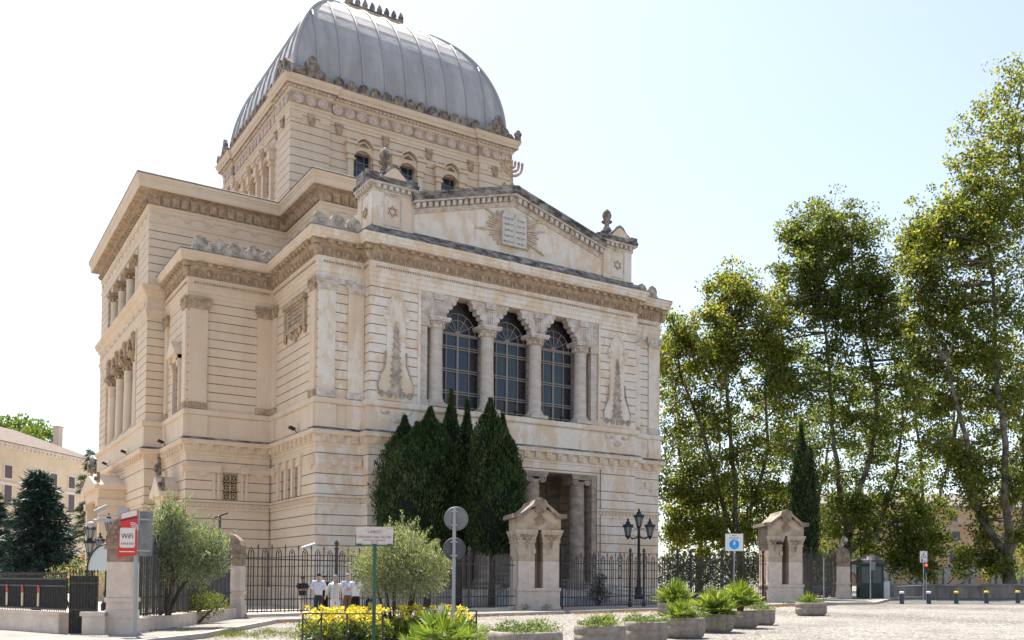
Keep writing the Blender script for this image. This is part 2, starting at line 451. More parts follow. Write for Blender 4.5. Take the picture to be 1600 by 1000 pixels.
# pierced grille on the shoulder with strips beside it
mb = MB(TF(-2.67, 8.89))
for sx in (-1, 1):
    for q in (.75, 1.05): mb.box(sx*q-.09, sx*q+.09, -.09, 0, 6.86, 8.6)
    mb.box(sx*.9-.28, sx*.9+.28, -.25, 0, 8.6, 9.09)
mb.box(-.62, .62, -.1, 0, 8.68, 8.8); sb(mb, 'window_surround', TAN)
mb = MB(TF(-2.67, 8.89))
mb.box(-.47, .47, .28, .33, 6.76, 8.64); g = sb(mb, 'window', DARKIN)
mb = MB(TF(-2.67, 8.89))
for k in range(3):
    for sx in (-.23, .23):
        z = 7.07+k*.62
        for a in range(6):
            t = a*PI/3; mb.bar((sx, .0, z), (sx+.22*math.cos(t), .0, z+.3*math.sin(t)), .045)
        mb.tube([(sx+.2*math.cos(t), 0, z+.26*math.sin(t)) for t in [2*PI*i/10 for i in range(10)]], .03, 4, closed=True)
        mb.ball((sx, -.02, z), .06, .04, .06, 6, 4)
for sx in (-.46, 0, .46): mb.bar((sx, 0, 6.76), (sx, 0, 8.64), .06)
mb.bar((-.46, 0, 6.79), (.46, 0, 6.79), .06); mb.bar((-.46, 0, 8.61), (.46, 0, 8.61), .06)
sb(mb, 'stone_grille', ORN)
# three slit windows on the side of the front arm
for c in (6.24, 4.84, 3.44):
    mb = MB(TL(0, c)); mb.box(-.38, .38, .3, .34, 6.76, 8.74); sb(mb, 'slit_window', DARKIN)
mb = MB(TL(0, 0))
for c in (-7.1, -5.54, -4.14, -2.7):
    mb.box(c-.2, c+.2, -.12, 0, 6.86, 8.76); mb.box(c-.26, c+.26, -.18, 0, 8.76, 9.3)
mb.box(-7.4, -2.4, -.1, 0, 9.3, 9.5); sb(mb, 'window_surround', TAN)
# plaque on the side of the front arm
mb = MB(TL(0, 4.0))
mb.box(-1.9, 1.9, -.10, 0, 17.6, 19.1); mb.box(-2.1, 2.1, -.30, 0, 19.1, 19.4); mb.box(-2.0, 2.0, -.2, 0, 18.98, 19.1)
for sx in (-1, 1): mb.box(sx*1.9-.15, sx*1.9+.15, -.18, 0, 17.4, 19.0); mb.ball((sx*1.9, -.1, 17.2), .16, .1, .3, 6, 4)
mb.box(-1.9, 1.9, -.16, 0, 17.5, 17.66)
for q in (-.9, -.45, 0, .45, .9): mb.ball((q, -.1, 17.35-.35*(1-abs(q))), .25, .12, .24, 7, 4)
sb(mb, 'plaque', ORN)
mb = MB(TL(0, 4.0))
for k in range(4): mb.box(-1.4+.1*(k % 2), 1.4-.15*(k % 2), -.115, -.1, 18.72-k*.27, 18.80-k*.27)
sb(mb, 'plaque_lettering', DORN)

# ---- columned window bay, used on the front and on the left arm
def arc(cx, cz, r, a0, a1, n=8):
    return [(cx+r*math.cos(R(a0+(a1-a0)*i/n)), cz+r*math.sin(R(a0+(a1-a0)*i/n))) for i in range(n+1)]
def column(T, z0, z1, r, m, mc, parentname='column'):
    h = z1-z0; mb = MB(T)
    mb.box(-r*1.45, r*1.45, -r*1.45, r*1.45, z0, z0+.22)
    pr = [(r*1.38, z0+.22), (r*1.42, z0+.30), (r*1.3, z0+.38), (r*1.12, z0+.42), (r*1.2, z0+.5), (r*1.04, z0+.58), (r, z0+.66)]
    zt = z1-.72
    for k in range(1, 6): pr.append((r*(1-.09*(k/5)**1.6), z0+.66+(zt-.95-z0-.66)*k/5))
    pr += [(r*.94, zt-.93), (r*.95, zt-.9), (r*.95, zt-.1), (r*.93, zt-.05), (r*1.05, zt), (r*.9, zt+.02)]
    mb.lathe(pr, n=28, flute=(zt-.91, zt-.09, .92)); o = sb(mb, parentname, m, True)
    for p in o.data.polygons[:6]: p.use_smooth = False
    mb = MB(T); zt2 = zt+.02
    mb.lathe([(r*.9, zt2), (r*.98, zt2+.12), (r*1.1, zt2+.32), (r*1.34, zt2+.46)], n=16)
    for k in range(8):
        a = 2*PI*k/8+.2; rr = r*1.08
        mb.ball((rr*math.cos(a), rr*math.sin(a), zt2+.18), .12, .12, .17, 6, 4)
        a += PI/8; rr = r*1.22; mb.ball((rr*math.cos(a), rr*math.sin(a), zt2+.36), .1, .1, .11, 6, 4)
    mb.box(-r*1.5, r*1.5, -r*1.5, r*1.5, z1-.27, z1-.16); mb.box(-r*1.62, r*1.62, -r*1.62, r*1.62, z1-.16, z1)
    k = sb(mb, 'column_capital', mc, True); k.parent = o
    for p in k.data.polygons: p.use_smooth = len(p.vertices) == 4 and p.area < .05
    return o
CX = (-5.62, -1.87, 1.87, 5.62)
def window_bay(T, m, mo, z0=12.7):
    for c in CX: column(T @ Matrix.Translation((c, .42, 0)), z0, 18.45, .46, m, mo)
    # lobed brackets over every column
    for c in CX:
        mb = MB(T @ Matrix.Translation((c, .1, 0)))
        rightside = [(.42, 18.45), (.50, 18.8), (.68, 19.12), (.92, 19.42), (1.2, 19.66), (1.42, 19.8), (1.42, 20.0)]
        for sd_ in (-1, 1):
            if (sd_ < 0 and c == CX[0]) or (sd_ > 0 and c == CX[3]): continue
            for cx_, cz_, r_ in ((.44, 18.66, .15), (.58, 18.96, .17), (.82, 19.28, .20), (1.1, 19.58, .19)):
                mb.prism([(sd_*cx_+r_*math.cos(2*PI*q/14), cz_+r_*math.sin(2*PI*q/14)) for q in range(14)], -.046, .546)
        if c == CX[0]: ls = [(-.9, 20.0), (-.9, 18.45)]
        else: ls = [(-x, z) for x, z in reversed(rightside)]
        rs = rightside if c != CX[3] else [(.9, 18.45), (.9, 20.0)]
        mb.prism(ls+rs if c != CX[0] else [(-.9, 20.0), (-.9, 18.45)]+rs, -.05, .55)
        for q in (-.2, -.07, .07, .2): mb.box(q-.035, q+.035, -.11, -.05, 18.6, 19.4)
        mb.box(-.34, .34, -.14, -.05, 18.46, 18.58); mb.box(-.32, .32, -.14, -.05, 19.42, 19.5)
        mb.box(-.34, .34, -.22, -.05, 19.55, 19.98)
        mb.T = mb.T @ Matrix.Translation((0, -.22, 19.78)) @ Matrix.Rotation(PI/2, 4, 'X')
        mb.lathe([(.16, 0), (.16, .06), (.1, .06), (.09, .02), (.04, .07)], n=10)
        sb(mb, 'arch_bracket', mo)
    # carved end panels and responds
    for sx in (-1, 1):
        mb = MB(T); mb.box(sx*6.55-.33, sx*6.55+.33, .02, 1.0, 18.45, 20.0)
        for k in range(3):
            for j in range(4): mb.ball((sx*6.55-.2+k*.2, .02, 18.7+j*.32), .1, .06, .14, 6, 4)
        sb(mb, 'carved_panel', mo)
        mb = MB(T); mb.box(sx*6.62-.26, sx*6.62+.26, .1, 1.0, z0+.4, 17.8)
        mb.box(sx*6.62-.34, sx*6.62+.34, .0, 1.0, z0, z0+.4); mb.box(sx*6.6-.36, sx*6.6+.36, -.02, 1.0, 17.8, 18.45); sb(mb, 'respond', m)
    # glazing
    for i in range(3):
        c = (CX[i]+CX[i+1])/2; hw = 1.62
        mb = MB(T @ Matrix.Translation((c, 1.12, 0)))
        mb.box(-hw, hw, 0, .05, z0+.1, 19.98)
        w = sb(mb, 'window', GLSD)
        mb = MB(T @ Matrix.Translation((c, 1.06, 0)))
        zr = [z0+.35, 13.9, 14.05, 15.35, 15.5, 16.85, 17.0, 17.75]
        for a, b in ((13.95+.13, 15.3), (15.55, 16.8), (17.05, 17.72)):
            for x in (-.42, .42): mb.box(x-.36, x+.36, .03, .055, a, b)
        for ring in range(6):
            a0 = PI*ring/6+.06; a1 = PI*(ring+1)/6-.06
            mb.add([(0.12*math.cos((a0+a1)/2), .04, 17.95+.12*math.sin((a0+a1)/2)), (.85*math.cos(a0), .04, 17.95+.85*math.sin(a0)), (.85*math.cos(a1), .04, 17.95+.85*math.sin(a1))], [(0, 1, 2)])
        g = sb(mb, 'window_pane', GLS); g.parent = w
        mb = MB(T @ Matrix.Translation((c, 1.0, 0)))
        for x, q in ((-1.55, .05), (-.84, .06), (0, .14), (.84, .06), (1.55, .05)): mb.box(x-q/2, x+q/2, 0, .1, z0+.1, 17.82 if abs(x) < 1 else 18.3)
        for z in zr: mb.box(-hw, hw, .01, .09, z-.035, z+.035)
        mb.box(-hw, hw, -.02, .08, z0+.1, z0+.2); mb.box(-hw, hw, -.02, .08, 17.8, 17.9)
        for k in range(1, 6):
            a = PI*k/6; mb.bar((.15*math.cos(a), .05, 17.9+.15*math.sin(a)), (1.3*math.cos(a), .05, 17.9+1.3*math.sin(a)), .05)
        for rr in (.88, 1.32): mb.tube([(rr*math.cos(a), .05, 17.9+rr*math.sin(a)) for a in [PI*i/12 for i in range(13)]], .035, 5)
        mb.T = mb.T @ Matrix.Translation((0, .05, 17.9)) @ Matrix.Rotation(PI/2, 4, 'X'); mb.lathe([(.18, -.04), (.18, .06)], n=12)
        g = sb(mb, 'window_frame', GLZ); g.parent = w
    # small floodlights on the sill
T_F = TF(13.2, -.92); T_L = TL(-6.73, 26.6)
window_bay(T_F, TRAV, ORNW); window_bay(T_L, TAN, ORN, 12.45)
# frame moulding round the bay
for T, m in ((T_F, WHT), (T_L, TAN)):
    mb = MB(T)
    for sx in (-1, 1): mb.box(sx*6.98-.09, sx*6.98+.09, -.07, 0, 12.7, 19.98); mb.cut()
    mb.pieces('bay_frame', m, SYN, SL)
for sx in (-2.1, 1.55, 5.0):
    pass
# relief panels on the front
RELF = speck('relief_stone', (.27, .22, .175), (.58, .49, .40), 2.5, bs=.4)
def relief(cx):
    T = TF(cx, -.92); mb = MB(T)
    # smooth ground with flaring foot
    pl = [(-.62, 19.0), (-.62, 15.2)]+[(-.62-.55*math.sin(PI/2*i/6)**2, 15.2-1.7*i/6) for i in range(1, 7)]+[(-1.25, 12.95), (-1.1, 12.75)]
    pts = pl+[(-x, z) for x, z in reversed(pl)]
    pts += [(.5, 19.0)]+[(.5*(1-i/5), 19.0-.0+.0) for i in range(1, 1)]
    mb.prism(pts, -.07, 0)
    arch = [(-.52, 18.25), (-.50, 18.6), (-.38, 18.95), (-.18, 19.25), (0, 19.42)]
    arch = arch+[(-x, z) for x, z in reversed(arch[:-1])]
    mb.prism([(x, z) for x, z in arch][::-1], -.075, 0)
    mb.tube([(x*1.12, -.1, z) for x, z in arch], .085, 5)
    for sx in (-1, 1):
        mb.box(sx*.68-.2, sx*.68+.2, -.26, 0, 18.08, 18.26); mb.prism([(sx*.68-.1, 17.7), (sx*.68+.1, 17.7), (sx*.68+.17, 18.08), (sx*.68-.17, 18.08)], -.2, 0)
    sb(mb, 'relief_panel', WHT)
    mb = MB(T)
    mb.tube([(0, -.1, 12.9), (0, -.13, 17.3)], [.06, .03], 6)
    z = 13.2; k = 0
    while z < 17.2:
        t = (z-13.2)/4.0; ln = .62*(1-.65*t); up_ = .55
        for sx in (-1, 1):
            for j in range(3):
                a = R(35+22*j-8*t); L_ = ln*(1-.12*j)
                c = (sx*L_*.45*math.cos(a), -.11-.02*j, z+L_*.5*math.sin(a)+.1*j)
                mb.T = T @ Matrix.Translation(c) @ Matrix.Rotation(-sx*(a) if sx > 0 else a, 4, 'Y')
                mb.ball((0, 0, 0), L_*.5, .05, .10*(1.2-.5*t), 6, 4)
        z += .42; k += 1
    mb.T = T; mb.ball((0, -.12, 17.35), .12, .06, .35, 6, 5)
    for sx in (-1, 1):
        for q, rr in ((.42, .24), (.95, .22)):
            sp = [(sx*(q+(rr*(1-i/14*.8))*math.cos(i*.75)), -.12, 13.1+(rr*(1-i/14*.8))*math.sin(i*.75)) for i in range(14)]
            mb.tube(sp, .055, 5)
        mb.tube([(sx*1.15, -.09, 13.3), (sx*1.2, -.09, 13.7), (sx*.98, -.09, 14.3), (sx*.75, -.09, 15.0), (sx*.68, -.09, 15.8)], .05, 5)
    g = sb(mb, 'plant_relief', RELF)
    # shell ornament on the dado below
    mb = MB(T)
    for k in range(7):
        a = R(-150+20*k*1.0); mb.T = T @ Matrix.Translation((.24*math.cos(a), -.13, 11.75+.24*math.sin(a))) @ Matrix.Rotation(-a, 4, 'Y'); mb.ball((0, 0, 0), .22, .05, .06, 6, 4)
    mb.T = T
    for sx in (-1, 1):
        mb.tube([(sx*(.5+.15*math.cos(i*.7)*(1-i/12)), -.13, 11.95+.15*math.sin(i*.7)*(1-i/12)) for i in range(11)], .04, 5)
        mb.tube([(sx*.6, -.13, 11.85), (sx*.95, -.13, 11.95), (sx*1.05, -.13, 12.15)], .045, 5)
    sb(mb, 'shell_ornament', ORNW)
relief(4.66); relief(W-4.66)

# portico: columns, inner wall, door
for c in CX:
    T = T_F @ Matrix.Translation((c, .75, 0)); r = .57
    mb = MB(T); z0 = 1.1
    mb.box(-.85, .85, -.85, .85, z0, z0+.3)
    mb.lathe([(r*1.3, z0+.3), (r*1.35, z0+.42), (r*1.12, z0+.55), (r*1.03, z0+.7), (r, z0+2.5), (r*.97, z0+5), (r*.93, z0+6.9), (r*.93, 8.15), (r*1.0, 8.2), (r*.9, 8.25), (r*.92, 8.4), (r*1.2, 8.62)], n=28)
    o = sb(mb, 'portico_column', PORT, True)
    mb = MB(T)
    for sx in (-1, 1):
        mb.T = T @ Matrix.Translation((sx*.52, -.62, 8.66)) @ Matrix.Rotation(PI/2, 4, 'X')
        mb.lathe([(.27, -1.25), (.27, .02), (.18, .02), (.16, -.03), (.08, .05)], n=14)
    mb.T = T; mb.box(-.8, .8, -.72, .72, 8.78, 8.95); mb.box(-.9, .9, -.74, .74, 8.95, 9.15)
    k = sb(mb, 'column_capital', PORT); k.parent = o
mb = MB(T_F)
for c in (-6.3, -3.2, 3.2, 6.3):
    mb.box(c-.55, c+.55, 4.8, 5.0, 1.1, 8.2); mb.box(c-.7, c+.7, 4.65, 5.0, 8.2, 8.7); mb.cut()
mb.box(-6.86, 6.86, 4.7, 5.0, 8.72, 9.14); mb.cut()
for sx in (-1, 1): mb.box(sx*6.6-.2, sx*6.6+.2, .0, .9, 1.1, 9.14); mb.cut()
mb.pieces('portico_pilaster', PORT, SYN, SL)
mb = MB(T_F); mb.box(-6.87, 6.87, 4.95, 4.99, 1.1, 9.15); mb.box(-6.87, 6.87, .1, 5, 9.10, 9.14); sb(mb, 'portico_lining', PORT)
for c in (-4.8, 0, 4.8):
    mb = MB(T_F); mb.box(c-.95, c+.95, 4.80, 4.9, 1.1, 5.6)
    d = sb(mb, 'door', mat('door_wood', (.06, .03, .02), .5))
    mb = MB(T_F)
    for sx in (-.48, .48):
        for z in (1.4, 3.0, 4.5): mb.box(c+sx-.34, c+sx+.34, 4.75, 4.8, z, z+(1.3 if z < 4 else .9))
    g = sb(mb, 'door_panel', d.data.materials[0]); g.parent = d
mb = MB(T_F); mb.box(-7.6, 7.6, -.9, 5, 0, 1.1); mb.box(-8.0, 8.0, -1.25, -.9, 0, .73); mb.box(-8.4, 8.4, -1.6, -1.25, 0, .37)
sb(mb, 'portico_steps', TRAV)
# narrow pedimented window on the shoulder's left face
def hood(mb, w, z, out=.35, h=.75):
    mb.box(-w/2, w/2, -out, 0, z, z+.18)
    pl = [(-w/2, z+.18), (w/2, z+.18), (w/2, z+.32), (w/2-.2, z+.32), (.22, z+h), (0, z+h+.12), (-.22, z+h), (-w/2+.2, z+.32), (-w/2, z+.32)]
    mb.prism(pl, -out, 0)
T = TL(-5.47, 11.55)
mb = MB(T); mb.box(-.77, .77, .38, .43, 12.75, 16.1); w_ = sb(mb, 'window', GLSD)
mb = MB(T)
for x in (-.35, .35): mb.box(x-.03, x+.03, .3, .38, 12.75, 16.1)
for k in range(6): mb.box(-.77, .77, .3, .38, 13.2+k*.5, 13.25+k*.5)
g = sb(mb, 'window_frame', IRON); g.parent = w_
mb = MB(T)
for sx in (-1, 1):
    mb.box(sx*.92-.12, sx*.92+.12, -.2, 0, 12.75, 15.7); mb.box(sx*.92-.2, sx*.92+.2, -.3, 0, 15.7, 16.2)
    mb.box(sx*.85-.25, sx*.85+.25, -.42, 0, 16.2, 16.45)
mb.prism(arc(0, 15.6, .8, 0, 180, 10)+[(-.8, 16.25), (.8, 16.25)], -.1, .1)
mb.T = T; mb.box(-1.1, 1.1, -.3, 0, 16.1, 16.45); hood(mb, 2.5, 16.45, .55, .95)
sb(mb, 'window_hood', TAN)
# porches with gables: one on the shoulder, the large one on the left arm
def porch(T, w, zt, dep, name='porch'):
    mb = MB(T)
    for sx in (-1, 1):
        mb.box(sx*(w/2-.35)-.35, sx*(w/2-.35)+.35, -dep, 0, 0, zt-2.2)
        mb.box(sx*(w/2-.35)-.5, sx*(w/2-.35)+.5, -dep-.15, 0, zt-2.2, zt-1.7)
    mb.box(-w/2+.001, w/2-.001, -dep-.05, -dep+.4, zt-1.7, zt-.9)
    for sx in (-1, 1): mb.prism([(sx*(w/2-1.0), zt-1.7), (sx*(w/2-.55), zt-1.7), (sx*(w/2-.55), zt-2.5)], -dep, -dep+.4)
    mb.box(-w/2, w/2, -dep+.4, 0, zt-1.7, zt-.9)
    hood(mb, w+.8, zt-.95, dep+.35, 1.3); sb(mb, name, TAN)
    mb = MB(T)
    for x, s_ in ((-w/2-.1, .5), (w/2+.1, .5), (0, .75)):
        z = zt-.5 if x else zt+.55
        mb.prism([(x-s_*.6, z), (x+s_*.6, z), (x+s_*.62, z+s_*.5), (x+s_*.35, z+s_*.62), (x+s_*.4, z+s_*1.0), (x+.04, z+s_*1.6), (x-.04, z+s_*1.6), (x-s_*.4, z+s_*1.0), (x-s_*.35, z+s_*.62), (x-s_*.62, z+s_*.5)], -dep-.2, -dep)
        mb.ball((x, -dep-.3, z+s_*.6), s_*.3, .12, s_*.4, 7, 4)
    sb(mb, 'acroterion', DORN)
    mb = MB(T); mb.box(-w/2+.7, w/2-.7, -.06, -.02, .2, zt-1.9); sb(mb, 'door', DARKIN)
porch(TL(-5.47, 12.1), 2.6, 8.0, .9)
porch(TL(-6.73, 26.6), 7.0, 9.3, 1.8)
# left arm end: entablature between the two storeys
def medge0(a, b): return 0
LA = [(-5.47, 37.4), (-6.73, 37.4), (-6.73, 15.78), (-5.2, 15.78)]
mb = MB(); mb.sweep(LA, [(0, 19.95), (.06, 20.0), (.06, 20.3), (.12, 20.35), (.12, 20.55), (.04, 20.6), (.04, 21.35), (.16, 21.45), (.22, 21.7), (.36, 21.78), (.36, 21.95), (.44, 22.02), (.44, 22.18), (0, 22.3)])
def rs(T):
    mb.T = T; mb.ball((0, -.06, 20.95), .28, .06, .2, 8, 4); mb.tube([(-.9, -.06, 20.8), (-.5, -.06, 21.1), (.5, -.06, 21.1), (.9, -.06, 20.8)], .05, 4)
along(LA[1:3], 2.2, rs); mb.T = Matrix(); sb(mb, 'storey_cornice', [TAN, WHT])

# ---- upper storey
UP = [(2.97, 8.3), (23.43, 8.3), (23.43, 15.78), (33.13, 15.78), (33.13, 37.4), (23.43, 37.4), (23.43, 44.9), (2.97, 44.9), (2.97, 37.4), (-6.73, 37.4), (-6.73, 15.78), (2.97, 15.78)]
UN = [(9, 3.9, 17.7, 1.25, 22.6, 26.2)]
wall([20.0, 22.6, 26.2, 27.0], 20.3, .583, base=UP, notch=UN, name='upper_wall', mats=TAN, medge=medge0)
for c in CX:
    T = T_L @ Matrix.Translation((c, .42, 0)); column(T, 22.3, 25.6, .42, TAN, ORN)
    mb = MB(T); mb.box(-.5, .5, -.35, .35, 25.6, 26.2); sb(mb, 'lintel_block', TAN)
mb = MB(T_L); mb.box(-6.9, 6.9, 1.16, 1.22, 22.6, 26.2); w_ = sb(mb, 'window', GLSD)
mb = MB(T_L)
for x in range(-6, 7): mb.box(x-.04, x+.04, 1.05, 1.14, 22.6, 26.2)
for z in (23.4, 24.3, 25.2): mb.box(-6.9, 6.9, 1.07, 1.15, z-.04, z+.04)
g = sb(mb, 'window_frame', GLZ); g.parent = w_
mb = MB(); mb.sweep(UP, [(0, 26.68), (.06, 26.72), (.06, 26.86), (.02, 26.9), (.02, 27.72), (.08, 27.76), (.12, 27.9), (.05, 27.94), (.06, 28.2), (.14, 28.5), (.30, 28.74), (.78, 28.80), (.80, 28.86), (.84, 28.88), (.84, 29.28), (.88, 29.3), (.90, 29.42), (.98, 29.5), (.98, 29.66)], True)
def f(T):
    mb.mi = 1; mb.T = T
    mb.prism([(-.21, 28.0), (.21, 28.0), (.24, 28.62), (-.24, 28.62)], -.26, -.1); mb.ball((0, -.30, 28.2), .12, .08, .16, 6, 4)
    mb.ball((0, -.52, 28.77), .12, .09, .06, 6, 4)
along(UP, .62, f, True, .1, VIS)
def f(T):
    mb.mi = 0; mb.T = T
    for s_ in (-.55, .55): mb.box(s_-.26, s_+.26, -.07, -.02, 27.42, 27.5)
    mb.tube([(-.30, -.05, 27.45), (-.24, -.05, 27.25), (-.1, -.05, 27.12), (.1, -.05, 27.12), (.24, -.05, 27.25), (.30, -.05, 27.45)], .035, 4)
    mb.ball((0, -.05, 27.36), .10, .05, .11, 7, 4)
along(UP, 1.62, f, True, .1, VIS)
mb.mi = 0; mb.T = Matrix(); sb(mb, 'upper_cornice', [TAN, ORN])
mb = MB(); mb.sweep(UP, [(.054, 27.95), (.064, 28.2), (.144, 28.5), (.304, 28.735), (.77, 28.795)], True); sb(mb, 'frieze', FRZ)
mb = MB(); mb.sweep(UP, [(.98, 29.67), (1.0, 29.75), (.9, 29.82), (-1.2, 30.2)], True)
mb.add([(x, y, 30.0) for x, y in UP], [tuple(range(len(UP)))]); sb(mb, 'upper_roof', ROOF)

# ---- drum
D0x, D1x, D0y, D1y = 3.36, 23.04, 16.74, 36.46
pw = 3.15
def drum_out(e):
    L_ = []
    for (a, b, dx, dy) in ((D0x, D0y, 1, 0), (D1x, D0y, 0, 1), (D1x, D1y, -1, 0), (D0x, D1y, 0, -1)):
        nx, ny = dy, -dx; wd = D1x-D0x
        for s_, o in ((0, 0), (pw, 0), (pw, -e), (wd-pw, -e), (wd-pw, 0)):
            L_.append((a+dx*s_+nx*o, b+dy*s_+ny*o))
    return L_
DR = drum_out(.22)
DN = []
for fi in (0, 1, 2, 3):
    for c in (-3.88, 0, 3.88):
        DN.append((fi*5+2, (D1x-D0x-2*pw)/2+c-.72, (D1x-D0x-2*pw)/2+c+.72, .7, 33.3, 36.1))
wall([29.9, 33.3, 36.1, 38.5], 30.5, .66, base=DR, notch=DN, name='drum_wall', mats=TAN, medge=medge0)
mb = MB(); mb.sweep(DR, [(0, 38.0), (.06, 38.05), (.06, 38.3), (.14, 38.36), (.18, 38.5), (.08, 38.56), (.08, 39.45), (.18, 39.52), (.2, 39.7), (.34, 39.78), (.36, 39.86), (.5, 39.9), (.52, 40.14), (.62, 40.26), (.66, 40.42), (.72, 40.55), (-.6, 40.72)], True)
def f(T):
    mb.mi = 1; mb.T = T @ Matrix.Translation((0, -.08, 39.0)) @ Matrix.Rotation(PI/2, 4, 'X')
    mb.lathe([(.40, 0), (.40, .10), (.34, .12), (.29, .05)], n=14)
    mb.mi = 2; mb.lathe([(.29, .03), (.27, .08), (.1, .10)], n=12)
along(DR, .98, f, True, .12, VIS)
def f(T):
    mb.mi = 1; mb.T = T; mb.ball((0, -.30, 39.72), .11, .11, .12, 6, 4)
along(DR, .33, f, True, .05, VIS)
def f(T):
    mb.mi = 0; mb.T = T; mb.box(-.06, .06, -.58, -.5, 40.14, 40.26)
along(DR, .26, f, True, .05, VIS)
mb.mi = 0; mb.T = Matrix(); sb(mb, 'drum_cornice', [TAN, ORNW, PINK])
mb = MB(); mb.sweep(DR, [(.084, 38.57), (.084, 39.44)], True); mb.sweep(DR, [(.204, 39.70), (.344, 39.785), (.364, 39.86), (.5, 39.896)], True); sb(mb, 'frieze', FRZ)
def f4(c, y0):
    return [(TF(13.2, D0y), 0), (TL(D0x, 26.6), 1)]
for T, i in f4(0, 0):
    # brackets with swag heads under the cornice
    for c in (-8.2, -5.9, -1.95, 1.95, 5.9, 8.2):
        off = 0 if abs(c) > 6.7 else .22
        mb = MB(T @ Matrix.Translation((c, off, 0)))
        mb.box(-.3, .3, -.12, 0, 37.72, 38.0); mb.ball((0, -.14, 37.45), .3, .18, .36, 8, 5); mb.ball((0, -.24, 37.6), .12, .12, .14, 6, 4)
        sb(mb, 'carved_mask_bracket', ORN)
    mb = MB(T)
    for a, b in ((-9.84, -8.9), (-7.5, -6.7), (8.9, 9.84), (6.7, 7.5)):
        mb.box(a+.02, b, -.07, 0, 37.45, 37.95); mb.cut()
    for c in (-3.9, 0, 3.9): mb.box(c-1.6, c+1.6, .14, .23, 37.75, 37.98); mb.cut()
    mb.pieces('drum_strip', TAN, SYN, SL)
    for c in (-3.88, 0, 3.88):
        Tw = T @ Matrix.Translation((c, .22, 0))
        mb = MB(Tw); mb.box(-.72, .72, .55, .6, 33.3, 36.1); w_ = sb(mb, 'drum_window', GLB)
        mb = MB(Tw)
        for x in (-.32, .32): mb.box(x-.03, x+.03, .48, .54, 33.3, 36.1)
        for z in (34.1, 34.9, 35.5): mb.box(-.72, .72, .48, .54, z-.03, z+.03)
        g = sb(mb, 'window_frame', GLZ); g.parent = w_
        mb = MB(Tw)
        for sx in (-1, 1):
            mb.box(sx*1.08-.22, sx*1.08+.22, -.3, 0, 32.5, 35.3); mb.box(sx*1.08-.34, sx*1.08+.34, -.42, 0, 35.3, 35.45)
            mb.box(sx*1.08-.27, sx*1.08+.27, -.36, 0, 35.45, 35.7); mb.box(sx*1.12-.36, sx*1.12+.36, -.48, 0, 35.7, 36.5)
            mb.box(sx*1.12-.46, sx*1.12+.46, -.645, 0, 36.485, 36.64)
            mb.ball((sx*1.4, -.55, 36.75), .1, .1, .12, 6, 4)
        # arch over the opening with a gable top
        av = arc(0, 35.35, .86, 0, 180, 10)
        mb.prism([(1.1, 35.35)]+[(x, z) for x, z in av][0:1]+av+[(-1.1, 35.35), (-1.1, 36.3), (-.75, 36.42), (-.35, 36.85), (0, 37.0), (.35, 36.85), (.75, 36.42), (1.1, 36.3)], -.30, .0)
        tp = [(-1.55, 36.5), (-.8, 36.5), (-.38, 36.95), (0, 37.1), (.38, 36.95), (.8, 36.5), (1.55, 36.5)]
        mb.prism([(x, z-.0) for x, z in tp]+[(x, z+.17) for x, z in reversed(tp)], -.62, 0)
        mb.ball((0, -.62, 37.3), .14, .1, .12, 6, 4)
        sb(mb, 'window_hood', TAN)
        mb = MB(Tw); mb.prism([(-.42, 36.5), (.42, 36.5), (.2, 36.72), (0, 36.82), (-.2, 36.72)], -.36, -.28); sb(mb, 'hood_ornament', DORN)
# crest along the drum: big corner pieces and small palmettes
def antefix(T, s_, m, name='antefix', rosette=True):
    mb = MB(T)
    prof = [(-.5, 0), (.5, 0), (.5, .25), (.40, .35), (.44, .62), (.30, .86), (.0, 1.0)]
    prof = prof+[(-x, z) for x, z in reversed(prof[2:-1])]
    mb.prism([(x*s_, z*s_) for x, z in prof], -.12, .12)
    mb.ball((0, -.14, .5*s_), .2*s_, .09, .24*s_, 8, 4)
    for a in (-50, -20, 20, 50): mb.ball((.34*s_*math.sin(R(a)), -.12, .5*s_+.34*s_*math.cos(R(a))), .08*s_, .06, .1*s_, 6, 3)
    return sb(mb, name, m)
for T, i in f4(0, 0):
    for j in range(13):
        c = -6.1+12.2*j/12
        antefix(T @ Matrix.Translation((c, -.30, 40.55)), .92, DORN, 'palmette')
        if j < 12:
            pass
    mb = MB(T)
    for j in range(12): mb.ball((-6.1+12.2*(j+.5)/12, -.28, 40.66), .16, .12, .2, 6, 4)
    mb.box(-9.9, 9.9, -.34, -.1, 40.5, 40.66); sb(mb, 'crest_band', DORN)
    for sx in (-1, 1):
        mb = MB(T @ Matrix.Translation((sx*8.3, -.38, 40.55)))
        pr = [(-1.7, 0), (1.7, 0), (1.55, .3), (1.15, .42), (1.0, .75), (.62, .95), (.55, 1.35), (.3, 1.5), (.25, 1.75), (0, 1.9)]
        mb.prism(pr+[(-x, z) for x, z in reversed(pr[2:-1])], -.12, .14)
        mb.ball((0, -.14, .95), .3, .12, .36, 8, 5)
        for q in (-1.2, -.75, .75, 1.2): mb.ball((q, -.12, .34), .26, .1, .2, 7, 4)
        for q in (-.42, .42): mb.ball((q, -.12, .75), .16, .1, .22, 7, 4)
        sb(mb, 'corner_palmette', DORN)
    for sx in ((-1, 1)):
        mb = MB(T @ Matrix.Translation((sx*10.3, -.4, 40.5)))
        mb.prism([(-.3, 0), (.3, 0), (.22, .5), (.34, .8), (.1, 1.1), (-.1, 1.1), (-.34, .8), (-.22, .5)], -.15, .15); mb.ball((0, -.16, .55), .14, .1, .2, 6, 4)
        sb(mb, 'corner_knob', DORN)
